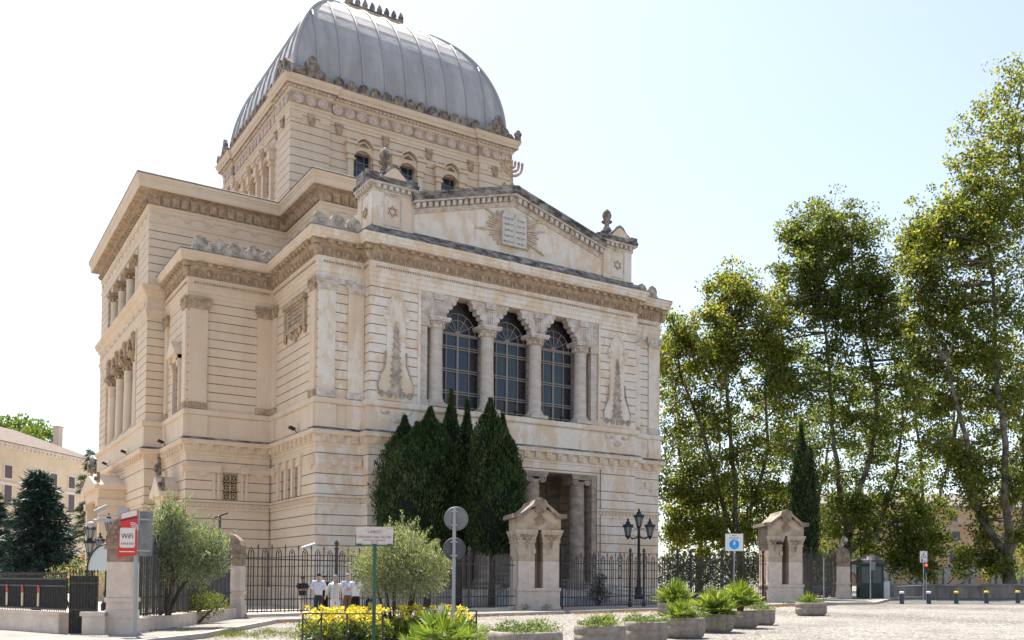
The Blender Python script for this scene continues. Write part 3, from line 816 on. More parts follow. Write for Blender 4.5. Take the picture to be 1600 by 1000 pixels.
# ---- dome
DH, DZ, DD = 11.25, 41.7, 9.45
def dz(t): return DD*math.cos(t), DZ-.6+DH*math.sin(t)
SQ = [(13.2-DD, 26.6-DD), (13.2+DD, 26.6-DD), (13.2+DD, 26.6+DD), (13.2-DD, 26.6+DD)]
prof = [(.15, 40.6), (.15, 41.0), (.05, 41.05), (.05, 41.75), (.12, 41.8), (.12, 41.86), (0, 41.9)]
t0 = math.asin(.8/DH)
N = 33
tm = math.acos(2.3/DD)
for k in range(N):
    t = t0+(tm-t0)*k/(N-1); d, z = dz(t)
    if k % 3 == 0 and k: prof += [(d-DD+.035*math.cos(t), z+.035*math.sin(t)), (d-DD, z+.02)]
    else: prof.append((d-DD, z))
prof.append((-DD+.2, 52.6))
mb = MB(); mb.sweep(SQ, prof, True); DOME = sb(mb, 'dome', LEAD)
mb = MB(); mb.sweep([(x*1.0, y) for x, y in SQ], [(.2, 41.0), (.2, 41.8), (.12, 41.9)], True)
b = sb(mb, 'dome_band', speck('dome_band_lead', (.30, .28, .26), (.36, .36, .36), 1, bs=.1, rough=.6)); b.parent = DOME
for fi in range(4):
    for k in range(-4, 5):
        c = 1.89*k; mb = MB(Matrix.Translation((13.2, 26.6, 0)) @ Matrix.Rotation(fi*PI/2, 4, 'Z'))
        pts = [(c, -DD-.22, 41.1), (c, -DD-.22, 41.8)]
        for q in range(20):
            t = t0+.02+(tm-.02-t0)*q/19; d, z = dz(t)
            if d < max(abs(c)+.05, 2.3): break
            pts.append((c, -d-.03, z+.03))
        mb.tube(pts, .10, 6); r_ = sb(mb, 'dome_rib', LEADR, True); r_.parent = DOME
    mb = MB(Matrix.Translation((13.2, 26.6, 0)) @ Matrix.Rotation(fi*PI/2, 4, 'Z'))
    mb.tube([(-DD-.2, -DD-.2, 41.1)]+[(-dz(t0+(tm-t0)*q/22)[0], -dz(t0+(tm-t0)*q/22)[0], dz(t0+(tm-t0)*q/22)[1]) for q in range(23)], .17, 6)
    r_ = sb(mb, 'dome_rib', LEADR, True); r_.parent = DOME
# lantern platform
mb = MB(); S2 = [(13.2-2.2, 26.6-2.2), (13.2+2.2, 26.6-2.2), (13.2+2.2, 26.6+2.2), (13.2-2.2, 26.6+2.2)]
mb.sweep(S2, [(.4, 50.2), (.4, 51.2), (.15, 51.4), (-.1, 51.55), (-.1, 52.1), (.1, 52.2), (.25, 52.3), (.4, 52.4), (.4, 52.6), (-2.4, 52.7)], True)
LAN = sb(mb, 'lantern', TAN)
mb = MB()
mb.sweep(S2, [(.42, 50.6), (.43, 51.22), (.18, 51.42)], True); mb.sweep(S2, [(.41, 52.45), (.43, 52.64), (0, 52.74)], True)
for T in (TF(13.2, 24.4), TL(11.0, 26.6)):
    mb.T = T
    for j in range(8):
        x = -2.4+4.8*j/7
        mb.prism([(x-.2, 52.6), (x+.2, 52.6), (x+.24, 52.95), (x+.12, 53.25), (x-.12, 53.25), (x-.24, 52.95)], -.38, -.22); mb.ball((x, -.3, 53.27), .12, .1, .14, 6, 4)
mb.T = Matrix()
b = sb(mb, 'lantern_crest', DORN); b.parent = LAN
mb = MB(); mb.tube([(13.2, 26.6, 52.6), (13.2, 26.6, 56.5)], .05, 5); b = sb(mb, 'lightning_rod', IRON); b.parent = LAN

# ---- attic and pediment on the front
PX0, PX1, PYF = 3.2, 23.2, -.62
mb = MB()
mb.sweep([(PX0-.75, 9), (PX0-.75, PYF-.75), (PX1+.75, PYF-.75), (PX1+.75, 9)], [(.0, 22.9), (.0, 23.05), (-.25, 23.1), (-.3, 23.35), (-.55, 23.4), (-.65, 23.62), (-1.0, 23.66)], False)
sb(mb, 'attic_plinth', GRIME)
# tympanum wall
mb = MB()
mb.prism([(PX0+.2, 23.3), (PX1-.2, 23.3), (PX1-.2, 25.0), (13.2, 27.2), (PX0+.2, 25.0)], PYF+.08, PYF+.5)
mb.box(PX0+.1, PX0+.5, PYF+.3, 8.5, 23.0, 25.2); mb.box(PX1-.5, PX1-.1, PYF+.3, 8.5, 23.0, 25.2)
PED = sb(mb, 'pediment', WHT)
def rake(mb, lo, hi, y0, y1, xs=(5.75, 13.2)):
    for sx in (-1, 1):
        pts = [(13.2+sx*(xs[0]-13.2), 24.95+lo), (13.2, 27.15+lo), (13.2, 27.15+hi), (13.2+sx*(xs[0]-13.2), 24.95+hi)]
        mb.prism(pts, y0, y1)
mb = MB(); rake(mb, 0, .14, PYF-.08, PYF+.3); rake(mb, .14, .5, PYF-.02, PYF+.3); rake(mb, .5, .62, PYF-.42, PYF+.3)
rake(mb, -.12, 0, PYF-.03, PYF+.2)
for sx in (-1, 1):
    for j in range(17):
        x = 13.2+sx*(.35+j*.425); z = 27.15-.297*abs(x-13.2)+.32
        mb.obox((x, PYF-.14, z), (.12, 0, -sx*.036), (0, .2, 0), (0, 0, .15))
b = sb(mb, 'raking_cornice', ORNW); b.parent = PED
mb = MB(); rake(mb, .62, .98, PYF-.48, 9.0); rake(mb, .98, 1.12, PYF-.55, 9.0)
b = sb(mb, 'raking_top', GRIME); b.parent = PED
mb = MB()
ST = mat('carved_line', (.33, .27, .22), .9)
for sx in (-1, 1):
    xc = 13.2+sx*8.75; T = TF(xc, PYF)
    mb = MB(T); mb.box(-1.27, 1.27, 0, 2.4, 23.3, 25.75)
    mb.box(-1.27, -.62, -.07, 0, 23.62, 25.72); mb.box(.62, 1.27, -.07, 0, 23.62, 25.72)
    mb.box(-1.34, 1.34, -.14, 0, 23.4, 23.62)
    if sx < 0:
        mb.box(-1.34, -1.27, .0, .55, 23.62, 25.72); mb.box(-1.34, -1.27, 1.75, 2.4, 23.62, 25.72)
    A = sb(mb, 'corner_block', WHT)
    mb = MB(T)
    for q in ((-.62, -.54), (.54, .62)): mb.box(*q, -.05, .0, 23.7, 25.7)
    mb.box(-.54, .54, -.05, 0, 25.58, 25.7); mb.box(-.54, .54, -.05, 0, 23.7, 23.78)
    b = sb(mb, 'panel_frame', ORNW); b.parent = A
    faces = [T] + ([TL(13.2-8.75-1.27, PYF+1.15)] if sx < 0 else [])
    for TT in faces:
        mb = MB(TT)
        for fl in (1, -1):
            p = [(.36*math.cos(R(90+120*i)), -.06, 24.65+fl*.36*math.sin(R(90+120*i))) for i in range(3)]
            mb.tube(p, .035, 4, closed=True)
        b = sb(mb, 'star_relief', ORN); b.parent = A
    mb = MB(T)
    rect = [(-1.27, 2.4), (-1.27, 0), (1.27, 0), (1.27, 2.4)]
    mb.sweep(rect, [(0, 25.7), (.1, 25.74), (.1, 25.84), (.06, 25.86), (.06, 26.12), (.34, 26.16), (.36, 26.26)], False)
    def f(TT):
        mb.T = T @ TT; mb.box(-.11, .11, -.3, 0, 25.92, 26.14)
    along(rect, .40, f, False, .05); mb.T = T
    b = sb(mb, 'block_cornice', ORNW); b.parent = A
    mb = MB(T); mb.sweep(rect, [(.36, 26.27), (.40, 26.5), (.0, 26.55)], False); mb.box(-1.3, 1.3, -.2, 2.4, 26.27, 26.56)
    mb.prism([(-1.0, 26.5), (1.0, 26.5), (.86, 26.8), (.62, 26.95), (.3, 27.35), (0, 27.5), (-.3, 27.35), (-.62, 26.95), (-.86, 26.8)], -.36, -.05)
    mb.box(-1.55, -1.0, -.4, -.05, 26.5, 26.8); mb.box(1.0, 1.55, -.4, -.05, 26.5, 26.8)
    if sx < 0: mb.box(-1.6, -1.3, .4, 2.0, 26.5, 27.2)
    mb.lathe([(1.05, 26.5), (1.0, 26.9), (.75, 27.1), (.5, 27.5), (.4, 27.6)], (0, 1.3, 0), 8)
    for k in range(8):
        a = k*PI/4; mb.ball((.75*math.cos(a), 1.3+.75*math.sin(a), 27.1), .26, .26, .26, 6, 4)
    b = sb(mb, 'block_top', GRIME); b.parent = A
    mb = MB(T); mb.prism([(-.78, 26.62), (.78, 26.62), (.6, 26.82), (.2, 27.2), (0, 27.28), (-.2, 27.2), (-.6, 26.82)], -.40, -.35)
    b = sb(mb, 'gable_panel', WHT); b.parent = A
    mb = MB(T @ Matrix.Translation((0, 1.3, .55))); mb.lathe([(.34, 27.0), (.3, 27.2), (.18, 27.35), (.16, 27.5), (.36, 27.62), (.42, 27.7), (.3, 27.74), (.2, 27.78), (.3, 27.95), (.36, 28.15), (.28, 28.4), (.12, 28.6), (.03, 28.7)], n=14)
    b = sb(mb, 'urn_finial', DORN, True); b.parent = A
# tablets of the law with rays
mb = MB(TF(13.2, PYF+.08))
for k in range(56):
    a = R(360*k/56+2); u_, v_ = math.cos(a), math.sin(a)
    if abs(u_) < .30 and v_ > 0: continue
    L_ = 1.0+1.05*abs(u_)**1.2; L_ = L_*(1 if k % 2 else .92)
    if v_ < -.85: L_ = 1.25
    mb.bar((.35*u_, -.02, 25.35+.35*v_), (L_*u_*1.0, -.06, 25.35+L_*v_*.95), .09, .09)
for a, l in ((32, 2.9), (12, 2.6), (148, 2.9), (190, 2.9), (-32, 2.9), (-50, 1.9), (-130, 1.9), (115, 1.6), (65, 1.6)):
    a = R(a); mb.bar((.6*math.cos(a), -.05, 25.35+.6*math.sin(a)), (l*math.cos(a), -.07, 25.35+l*math.sin(a)*.8), .10, .12)
sb(mb, 'carved_rays', speck('ray_stone', (.44, .33, .235), (.64, .52, .41), 2.5, bs=.3))
TB = speck('tablet_stone', (.54, .50, .44), (.64, .59, .52), 3, bs=.1)
TXT = mat('carved_letters', (.16, .14, .13), .9)
def text_mesh(s, size, T, name, m, parent=None, align='CENTER', ext=.006, loc=None, xs=1.0):
    cu = bpy.data.curves.new('t', 'FONT'); cu.body = s; cu.size = size; cu.align_x = align; cu.align_y = 'CENTER'; cu.extrude = ext
    o = bpy.data.objects.new('t', cu); COL.objects.link(o)
    bpy.context.view_layer.update()
    dg = bpy.context.evaluated_depsgraph_get()
    me = bpy.data.meshes.new_from_object(o.evaluated_get(dg)); bpy.data.objects.remove(o)
    M = T @ Matrix.Rotation(PI/2, 4, 'X') @ Matrix.Diagonal((xs, 1, 1, 1))
    me.transform(M)
    if loc is not None: me.transform(Matrix.Translation(-Vector(loc)))
    me.materials.clear(); me.materials.append(m); me.name = name
    o = bpy.data.objects.new(name, me); COL.objects.link(o)
    if parent: o.parent = parent
    return o
lines = [['אנכי ה', 'לא יהיה', 'לא תשא', 'זכור את', 'כבד את'], ['לא תרצח', 'לא תנאף', 'לא תגנב', 'לא תענה', 'לא תחמד']]
for i, sx in enumerate((1, -1)):
    T = TF(13.2+sx*.47, PYF-.12); mb = MB(T)
    pl = [(-.46, 24.2), (.46, 24.2)]+arc(0, 26.1, .46, 0, 180, 12)
    mb.prism(pl, -.08, .2); t_ = sb(mb, 'stone_tablet', TB)
    for j, s_ in enumerate(lines[i]):
        text_mesh(s_[::-1], .21, T @ Matrix.Translation((0, -.085, 25.98-j*.39)), 'inscription', TXT, t_, loc=SL)
# menorah
mb = MB(TF(13.2, PYF+.3))
for k in range(4):
    r_ = .28*k+.0
    if k == 0: mb.tube([(0, 0, 28.6), (0, 0, 30.15)], .11, 6); mb.lathe([(.07, 30.1), (.13, 30.2), (.08, 30.3)], (0, 0, 0), 6)
    else:
        mb.tube([(r_*math.cos(a), 0, 30.05+r_*math.sin(a)) for a in [PI+PI*i/14 for i in range(15)]], .10, 6)
        for sx in (-1, 1): mb.lathe([(.06, 30.0), (.12, 30.15), (.06, 30.3)], (sx*r_, 0, 0), 6)
mb.lathe([(.5, 28.3), (.45, 28.42), (.2, 28.5), (.1, 28.8), (.14, 28.9), (.07, 29.1)], n=8)
for sx in (-1, 1): mb.ball((sx*.6, 0, 28.5), .16, .14, .2, 6, 4)
mb.box(-.9, .9, -.4, .4, 28.15, 28.32)
sb(mb, 'menorah', ORN)
mb = MB(TF(13.2, PYF+.3)); mb.prism([(-1.6, 27.75), (1.6, 27.75), (.8, 28.2), (-.8, 28.2)], -.5, .5); sb(mb, 'menorah_base', GRIME)
# antefixes along the main cornice
ANT = speck('antefix_stone', (.25, .21, .17), (.60, .52, .43), 2.5, bs=.3)
def row(T, xs, s_):
    for x in xs: antefix(T @ Matrix.Translation((x, -.05, 22.82)), s_, ANT)
row(TF(0, 8.6), [-4.9+1.14*k for k in range(5)], 1.12)
row(TF(0, -.28), [-.02, 1.02, 2.06], 1.02)
row(TF(W, -.28), [-2.0, -1.0], 1.0)
# floodlights on the ledges
def flood(x, y, z, T=None):
    mb = MB(Matrix.Translation((x, y, z)) @ (T or Matrix.Diagonal((.6, .6, .6, 1))))
    mb.bar((0, 0, 0), (0, -.1, .2), .05); mb.obox((0, -.3, .28), (.2, 0, 0), (0, .17, -.07), (0, .03, .07))
    o = mb.build('floodlight', IRONB, SYN, False, SL)
    return o
for x, y, T in ((-.2, 3.0, TL(0, 0)), (-5.7, 14.2, TL(0, 0)), (-6.9, 21.5, TL(0, 0)), (-6.9, 30.5, TL(0, 0))): flood(x, y, 10.8, T)
for x in (9.5, 13.2, 16.9): flood(x, -.95, 12.75)
# rainwater pipe
for x, y in ((-.08, 8.75), (20.3, -1.0)):
    mb = MB(); mb.tube([(x, y, 0.2), (x, y, 9.6)] if x > 5 else [(x-.02, y, 0.2), (x-.02, y, 19.8)], .032, 6); sb(mb, 'rainwater_pipe', DORN)
import numpy as np
# ------------------------------------------------------------------ ground
COB = mat('cobbles', (.3, .28, .26), .85)
def _cob(m):
    v = coords(m)
    vo = nd(m, 'ShaderNodeTexVoronoi', feature='DISTANCE_TO_EDGE'); vo.inputs['Scale'].default_value = 6.5; vo.inputs['Randomness'].default_value = .55; lk(m, v, vo.inputs['Vector'])
    v1 = nd(m, 'ShaderNodeTexVoronoi'); v1.inputs['Scale'].default_value = 6.5; v1.inputs['Randomness'].default_value = .55; lk(m, v, v1.inputs['Vector'])
    edge = ramp(m, vo.outputs[0], [(.03, (0, 0, 0)), (.16, (1, 1, 1))])
    tone = ramp(m, v1.outputs['Color'], [(.2, (.26, .245, .23)), (.8, (.43, .41, .385))])
    big = ramp(m, noise_(m, v, .25, 7, .65), [(.32, (.62, .60, .575)), (.5, (.88, .86, .83)), (.7, (1, .98, .95))])
    c = mixc(m, edge, (.085, .072, .055), tone); c = mixc(m, 1.0, c, big, 'MULTIPLY'); setc(m, c)
    bump(m, edge, .6, .02)
_cob(COB)
SIDE = speck('pavement_slab', (.19, .175, .155), (.27, .25, .22), .8, bs=.3)
KERB = speck('kerb_stone', (.32, .30, .27), (.44, .41, .37), 1.5, bs=.3)
ASPH = speck('asphalt', (.075, .073, .07), (.13, .125, .12), 1.2, bs=.3)
GRAV = speck('pale_gravel', (.30, .26, .21), (.42, .38, .32), 3, bs=.4)
def sheet(name, poly, z, m, t=None):
    mb = MB(); n = len(poly)
    vs = [(x, y, gz(x)+z) for x, y in poly]
    if t: vs += [(x, y, gz(x)+z-t) for x, y in poly]; mb.add(vs, [tuple(range(n))]+[(i, i+n, (i+1) % n+n, (i+1) % n) for i in range(n)])
    else: mb.add(vs, [tuple(range(n))])
    o = mb.build(name, m); return tag(o, kind='structure')
mb = MB(); xs = [-400, -100, 8, 12, 20, 30, 40, 60, 90, 300, 900]; ys = [-300, -60, -30, 0, 60, 300, 1200]
for i in range(len(xs)-1):
    for j in range(len(ys)-1):
        x0, x1, y0, y1 = xs[i], xs[i+1], ys[j], ys[j+1]
        mb.add([(x0, y0, gz(x0)), (x1, y0, gz(x1)), (x1, y1, gz(x1)), (x0, y1, gz(x0))], [(0, 1, 2, 3)])
o = mb.build('ground', COB); tag(o, kind='structure')
FL = [(-14.4, -26.2), (-8.75, -15.75), (7.9, -12.6), (27, -11.9), (36.6, -8.9)]
sheet('courtyard', [(-14.4, -26), (-8.75, -15.6), (8, -12.5), (8, 70), (-40, 70), (-28, 10)], .02, GRAV)
sheet('courtyard', [(8, -12.5), (27, -11.8), (36.6, -8.8), (44, 20), (44, 70), (8, 70)], .02, GRAV)
SW = [(-17.8, -33.5), (-12.7, -27.6), (-8.1, -19.2), (7.7, -15.4)]
sheet('pavement', SW+[(8, -15.4), (8, -12.55), (-8.75, -15.7), (-14.4, -26.2), (-19.5, -14.4), (-25.8, -14.4)], .13, SIDE, .14)
sheet('pavement', [(8, -15.4), (21, -14.9), (21, -11.9), (8, -12.55)], .12, SIDE, .14)
sheet('pavement', [(21.004, -14.9), (27.5, -14.6), (31, -16.1), (37, -12.4), (45.5, -9.4), (45, -6), (36.6, -8.7), (27, -11.8), (21.004, -11.9)], .13, SIDE, .14)
mb = MB()
for a, b in zip(SW[:-1], SW[1:]): mb.bar((a[0], a[1], .07), (b[0], b[1], .07), .22, .16)
o = mb.build('kerb', KERB); tag(o, kind='structure')
mb = MB()
for a, b in (((8, -15.45), (21, -14.95)), ((21, -14.95), (27.5, -14.65)), ((27.5, -14.65), (31, -16.15)), ((31, -16.15), (37, -12.45))):
    mb.bar((a[0], a[1], gz(a[0])+.07), (b[0], b[1], gz(b[0])+.07), .22, .16)
o = mb.build('kerb', KERB); tag(o, kind='structure')
sheet('road', [(31.2, -16.3), (37.2, -12.5), (45.6, -9.5), (48, -13), (70, -30), (60, -60), (44, -30)], .006, ASPH)

# ------------------------------------------------------------------ foliage helpers
RNG = np.random.default_rng(11)
def leafm(name, stops, trans=.35, rough=.5):
    m = mat(name, stops[0][1], rough, 0, .3)
    g = nd(m, 'ShaderNodeNewGeometry'); c = ramp(m, g.outputs['Random Per Island'], stops); setc(m, c)
    if trans:
        t = nd(m, 'ShaderNodeBsdfTranslucent'); c2 = mixc(m, 1.0, c, (2.2, 2.1, 1.0), 'MULTIPLY'); lk(m, c2, t.inputs[0])
        x = nd(m, 'ShaderNodeMixShader'); x.inputs[0].default_value = trans
        lk(m, m.node_tree.nodes['Principled BSDF'].outputs[0], x.inputs[1]); lk(m, t.outputs[0], x.inputs[2])
        lk(m, x.outputs[0], m.node_tree.nodes['Material Output'].inputs[0])
    return m
def unit(n):
    v = RNG.normal(size=(n, 3)); return v/np.linalg.norm(v, axis=1)[:, None]
def leaves(name, P, D, L_, Wd, m, parent=None, loc=(0, 0, 0), updown=None):
    """diamond leaves: base at P, direction D (n,3), length, width"""
    n = len(P); L_ = np.broadcast_to(L_, n)[:, None]; Wd = np.broadcast_to(Wd, n)[:, None]
    S = np.cross(D, unit(n)); S /= np.linalg.norm(S, axis=1)[:, None]+1e-9
    V = np.empty((n, 4, 3)); V[:, 0] = P; V[:, 1] = P+D*L_*.45+S*Wd*.5; V[:, 2] = P+D*L_; V[:, 3] = P+D*L_*.45-S*Wd*.5
    V = V.reshape(-1, 3)-np.array(loc)
    me = bpy.data.meshes.new(name); me.vertices.add(4*n); me.vertices.foreach_set('co', V.ravel())
    me.loops.add(4*n); me.loops.foreach_set('vertex_index', np.arange(4*n, dtype=np.int32))
    me.polygons.add(n); me.polygons.foreach_set('loop_start', np.arange(0, 4*n, 4, dtype=np.int32))
    me.polygons.foreach_set('loop_total', np.full(n, 4, dtype=np.int32))
    me.materials.append(m); me.update(); me.validate()
    o = bpy.data.objects.new(name, me); COL.objects.link(o)
    if parent: o.parent = parent
    return o
def ellip(n, c, r, shell=.35):
    """points inside an ellipsoid, biased to its shell"""
    u = unit(n); q = RNG.random(n)**shell
    return np.array(c)+u*q[:, None]*np.array(r), u
PLM = [leafm('plane_leaf', [(0, (.040, .062, .014)), (.3, (.082, .110, .022)), (.65, (.145, .170, .034)), (.93, (.235, .235, .05)), (1, (.26, .16, .05))], .55),
       leafm('plane_leaf_dark', [(0, (.038, .062, .016)), (.45, (.082, .112, .025)), (.85, (.15, .172, .036)), (1, (.20, .19, .045))], .52)]
BARK = speck('plane_bark', (.075, .06, .045), (.22, .185, .145), 1.6, bs=.5, lo=.4, hi=.6)
BARKD = speck('dark_bark', (.05, .04, .03), (.12, .095, .07), 4, bs=.6)
def curve_pts(a, b, sag=.15, n=8, jit=.25):
    a, b = Vector(a), Vector(b); l = (b-a).length; res = []
    ox, oy = rnd.uniform(-1, 1)*sag*l, rnd.uniform(-1, 1)*sag*l
    for i in range(n+1):
        t = i/n; s_ = math.sin(PI*t)
        p = a.lerp(b, t)+Vector((ox*s_, oy*s_, -abs(ox)*s_*.4))
        if 0 < i < n: p += Vector([rnd.uniform(-1, 1)*jit*l*.05 for _ in range(3)])
        res.append(p)
    return res
def plane_tree(base_px, depth, trunk_px, limbs, clumps, label, r0=.4, dens=1.0, lsize=.30, mi=0, name='plane_tree', squash=1.0, fill=.22, group='plane trees beyond the synagogue'):
    """clumps: (px, py, radius_px, depth offset)"""
    b = foot(base_px, depth); root = empty(name, b, 0, label, 'tree', group)
    tp = [b]+[at(x, y, depth) for x, y in trunk_px]; tb = MB()
    n = len(tp); tb.tube(tp, [r0*(1.25 if i == 0 else 1-.35*i/n) for i in range(n)], 10)
    tb.build('trunk', BARK, root, True, b)
    lb = MB(); ends = []
    for L in limbs:
        pts = [at(x, y, depth+dd) for x, y, dd in L]
        fine = []
        for i in range(len(pts)-1):
            fine += curve_pts(pts[i], pts[i+1], .04, 4)[:-1]
        fine.append(pts[-1]); k = len(fine)
        ra = r0*.62; lb.tube(fine, [ra*(1-.8*i/k)+.02 for i in range(k)], 7); ends += fine[k//3:]
    Ps = []; Us = []
    base_c = list(clumps); extra = []
    for i in range(len(base_c)):
        for j in range(i+1, len(base_c)):
            (xa, ya, ra, da), (xb, yb, rb, db) = base_c[i], base_c[j]; dd_ = math.hypot(xa-xb, ya-yb)
            if 30 < dd_ < 105 and rnd.random() < fill*1.5:
                t = rnd.uniform(.3, .7); extra.append((xa+(xb-xa)*t+rnd.uniform(-8, 8), ya+(yb-ya)*t+rnd.uniform(-8, 8), min(ra, rb)*rnd.uniform(.45, .85), rnd.uniform(-2.5, 2.5)))
    for (x, y, rp, dd) in base_c+extra:
        r_ = rp*1.08*depth/CF; c = at(x, y, depth+dd)
        e = min(ends+tp[1:], key=lambda q: (q-c).length+abs(q.z-c.z)*.3) if ends else tp[-1]
        lb.tube(curve_pts(e, c+Vector((0, 0, r_*.2)), .10, 6), [.09*(1-i/8)+.015 for i in range(7)], 5)
        # twigs and leaf sprays
        nt_ = int(20*max(1, r_*r_)*dens/3.0)+11
        for _ in range(nt_):
            u = Vector(unit(1)[0]); q = rnd.random()**.45
            p = c+Vector((u.x*r_*1.1, u.y*r_*1.1, u.z*r_*.95))*q*(1 if rnd.random() < .8 else 1.35)
            if rnd.random() < .3: lb.tube([c+(p-c)*.25, c+(p-c)*.65+Vector((0, 0, rnd.uniform(-.2, .2))), p], [.03, .02, .01], 3)
            k = int(26*rnd.uniform(.5, 1.5)); sr = rnd.uniform(.4, 1.0)
            pp, uu = ellip(k, p, (sr, sr, sr*.7), .5); Ps.append(pp); Us.append(uu)
    lb.build('limbs', BARK, root, True, b)
    P = np.concatenate(Ps); U = np.concatenate(Us); D = U*.5+unit(len(P))*.7+np.array([0, 0, -.25]); D /= np.linalg.norm(D, axis=1)[:, None]
    leaves('crown', P, D, RNG.uniform(.6, 1.15, len(P))*lsize, RNG.uniform(.6, 1.0, len(P))*lsize*.95, PLM[mi], root, b)
    return root
# right-hand planes, nearest first
plane_tree(1578, 77, [(1577, 900), (1574, 868)],
    [[(1574, 868, 0), (1552, 840, 1), (1530, 800, 2), (1505, 750, 3), (1490, 700, 3), (1500, 640, 2)], [(1574, 868, 0), (1573, 800, -1), (1570, 720, -2), (1560, 620, -2), (1555, 500, -1), (1545, 380, 0)],
     [(1574, 868, 0), (1596, 820, 0), (1606, 750, 1), (1600, 660, 2), (1610, 540, 2), (1600, 300, 1), (1585, 180, 1)], [(1530, 800, 2), (1520, 770, 0), (1512, 690, -2), (1480, 560, -2)]],
    [(1590, 115, 34, 0), (1565, 160, 36, 1), (1600, 190, 45, -1), (1530, 215, 38, 0), (1505, 250, 24, 1), (1570, 240, 48, 2), (1610, 290, 55, 0), (1545, 300, 45, -1), (1490, 320, 36, 1), (1455, 335, 38, 0), (1425, 365, 28, 1), (1500, 370, 48, 2),
     (1560, 380, 55, 0), (1610, 400, 60, 1), (1455, 410, 42, -1), (1520, 450, 55, 1), (1440, 470, 40, 0), (1590, 480, 60, -1), (1470, 530, 48, 0), (1540, 550, 55, 2), (1610, 570, 55, 0), (1445, 580, 36, 1), (1500, 620, 45, -1), (1570, 640, 45, 1), (1455, 640, 32, 2), (1615, 680, 40, 0),
     (1520, 700, 30, 1), (1560, 730, 28, -1), (1480, 700, 30, 0), (1610, 770, 26, 1), (1530, 860, 22, 1), (1500, 880, 18, 0), (1600, 850, 22, 3), (1545, 800, 24, 2), (1560, 890, 18, 1), (1520, 780, 24, 2), (1490, 750, 28, 2), (1535, 740, 28, -1), (1590, 730, 28, 2), (1585, 810, 22, 2), (1440, 430, 32, 2), (1425, 400, 26, 1), (1480, 480, 40, 1), (1560, 330, 44, 3), (1595, 360, 44, 3), (1520, 310, 36, 2), (1470, 370, 36, 2), (1535, 500, 44, 0), (1500, 560, 40, 2), (1565, 590, 44, -1), (1435, 520, 34, 1)],
    'tall plane tree with thick forked pale trunk behind the yellow-topped bollards', .55, .62, .27)
plane_tree(1322, 84, [(1324, 880), (1326, 835)],
    [[(1326, 835, 0), (1312, 790, 1), (1308, 720, 0), (1300, 640, 1), (1290, 520, 0), (1275, 400, 0)], [(1330, 860, 0), (1360, 830, 0), (1385, 790, 1), (1400, 740, 1), (1412, 660, 0)], [(1326, 835, 0), (1340, 770, -1), (1362, 700, 0), (1368, 600, 0), (1340, 450, 1), (1330, 370, 0)],
     [(1360, 830, 0), (1410, 812, 1), (1440, 800, 1)]],
    [(1262, 335, 26, 0), (1240, 355, 24, 1), (1300, 335, 30, 0), (1335, 350, 32, 0), (1365, 360, 24, 1), (1270, 380, 34, 0), (1320, 395, 34, 1), (1360, 400, 28, 0), (1235, 385, 18, 0), (1290, 430, 32, 0), (1350, 450, 32, 1), (1245, 440, 26, 1), (1385, 460, 28, 0), (1220, 470, 28, 0), (1310, 480, 34, -1), (1260, 510, 38, 1), (1375, 520, 36, 0),
     (1210, 520, 34, 0), (1320, 550, 38, 0), (1400, 570, 34, 1), (1240, 580, 40, 0), (1290, 610, 40, -1), (1360, 610, 38, 1), (1205, 610, 34, 1), (1410, 640, 34, 0), (1320, 670, 38, 0), (1250, 660, 34, 2), (1380, 700, 34, 0), (1420, 730, 30, 1), (1340, 740, 30, 0), (1400, 790, 28, 1), (1370, 830, 22, 0), (1440, 780, 30, 0), (1470, 800, 28, 1), (1450, 840, 24, 0), (1420, 860, 26, 1), (1475, 850, 24, 1), (1390, 870, 22, 0), (1285, 860, 22, 2), (1440, 890, 18, 0), (1405, 470, 28, 1), (1420, 530, 34, 0), (1225, 430, 26, 1), (1395, 420, 22, 0), (1430, 610, 32, 2), (1210, 560, 34, 2), (1345, 500, 34, 2), (1280, 470, 32, 2), (1300, 800, 26, 1), (1290, 740, 28, 1), (1350, 800, 24, 2), (1345, 850, 20, 2), (1425, 830, 26, 0), (1455, 870, 22, 0)],
    'plane tree with leaning limbs rising behind the dark green guard booth', .42, .74, .27, 1)
plane_tree(1160, 82, [(1158, 880), (1150, 840)],
    [[(1150, 840, 0), (1130, 790, 1), (1110, 720, 0), (1085, 640, 0), (1060, 560, 1)], [(1150, 840, 0), (1150, 760, 0), (1140, 660, 1), (1135, 560, 0), (1140, 460, 0)], [(1150, 840, 0), (1178, 780, 0), (1200, 700, 1), (1195, 600, 0)]],
    [(1145, 430, 24, 0), (1120, 440, 20, 1), (1165, 445, 22, 0), (1150, 475, 32, 0), (1115, 480, 22, 1), (1180, 490, 28, 0), (1075, 510, 26, 0), (1050, 500, 16, 0), (1100, 540, 34, 1), (1150, 540, 36, 0), (1195, 550, 34, 0), (1060, 560, 32, 1), (1120, 600, 38, -1), (1175, 610, 38, 0), (1065, 620, 34, 0), (1045, 590, 24, 1), (1220, 640, 32, 2),
     (1140, 660, 36, 0), (1090, 680, 36, 1), (1055, 690, 30, 0), (1190, 680, 34, 0), (1125, 730, 34, 0), (1070, 750, 32, 1), (1170, 750, 30, 0), (1210, 740, 30, 1), (1100, 790, 26, 0), (1050, 800, 24, 1), (1150, 800, 22, 2), (1200, 800, 26, 0), (1180, 850, 22, 0), (1060, 850, 26, 1), (1230, 700, 26, 1), (1195, 470, 26, 1), (1205, 500, 30, -1), (1035, 545, 24, 0), (1225, 560, 30, 2), (1110, 560, 34, 2), (1105, 840, 26, -1), (1140, 865, 20, 1), (1085, 820, 26, 2), (1045, 760, 24, 0), (1215, 790, 26, 0), (1165, 820, 24, 1)],
    'plane tree of many stems behind the gate right of the synagogue corner', .38, .78, .26, 0)
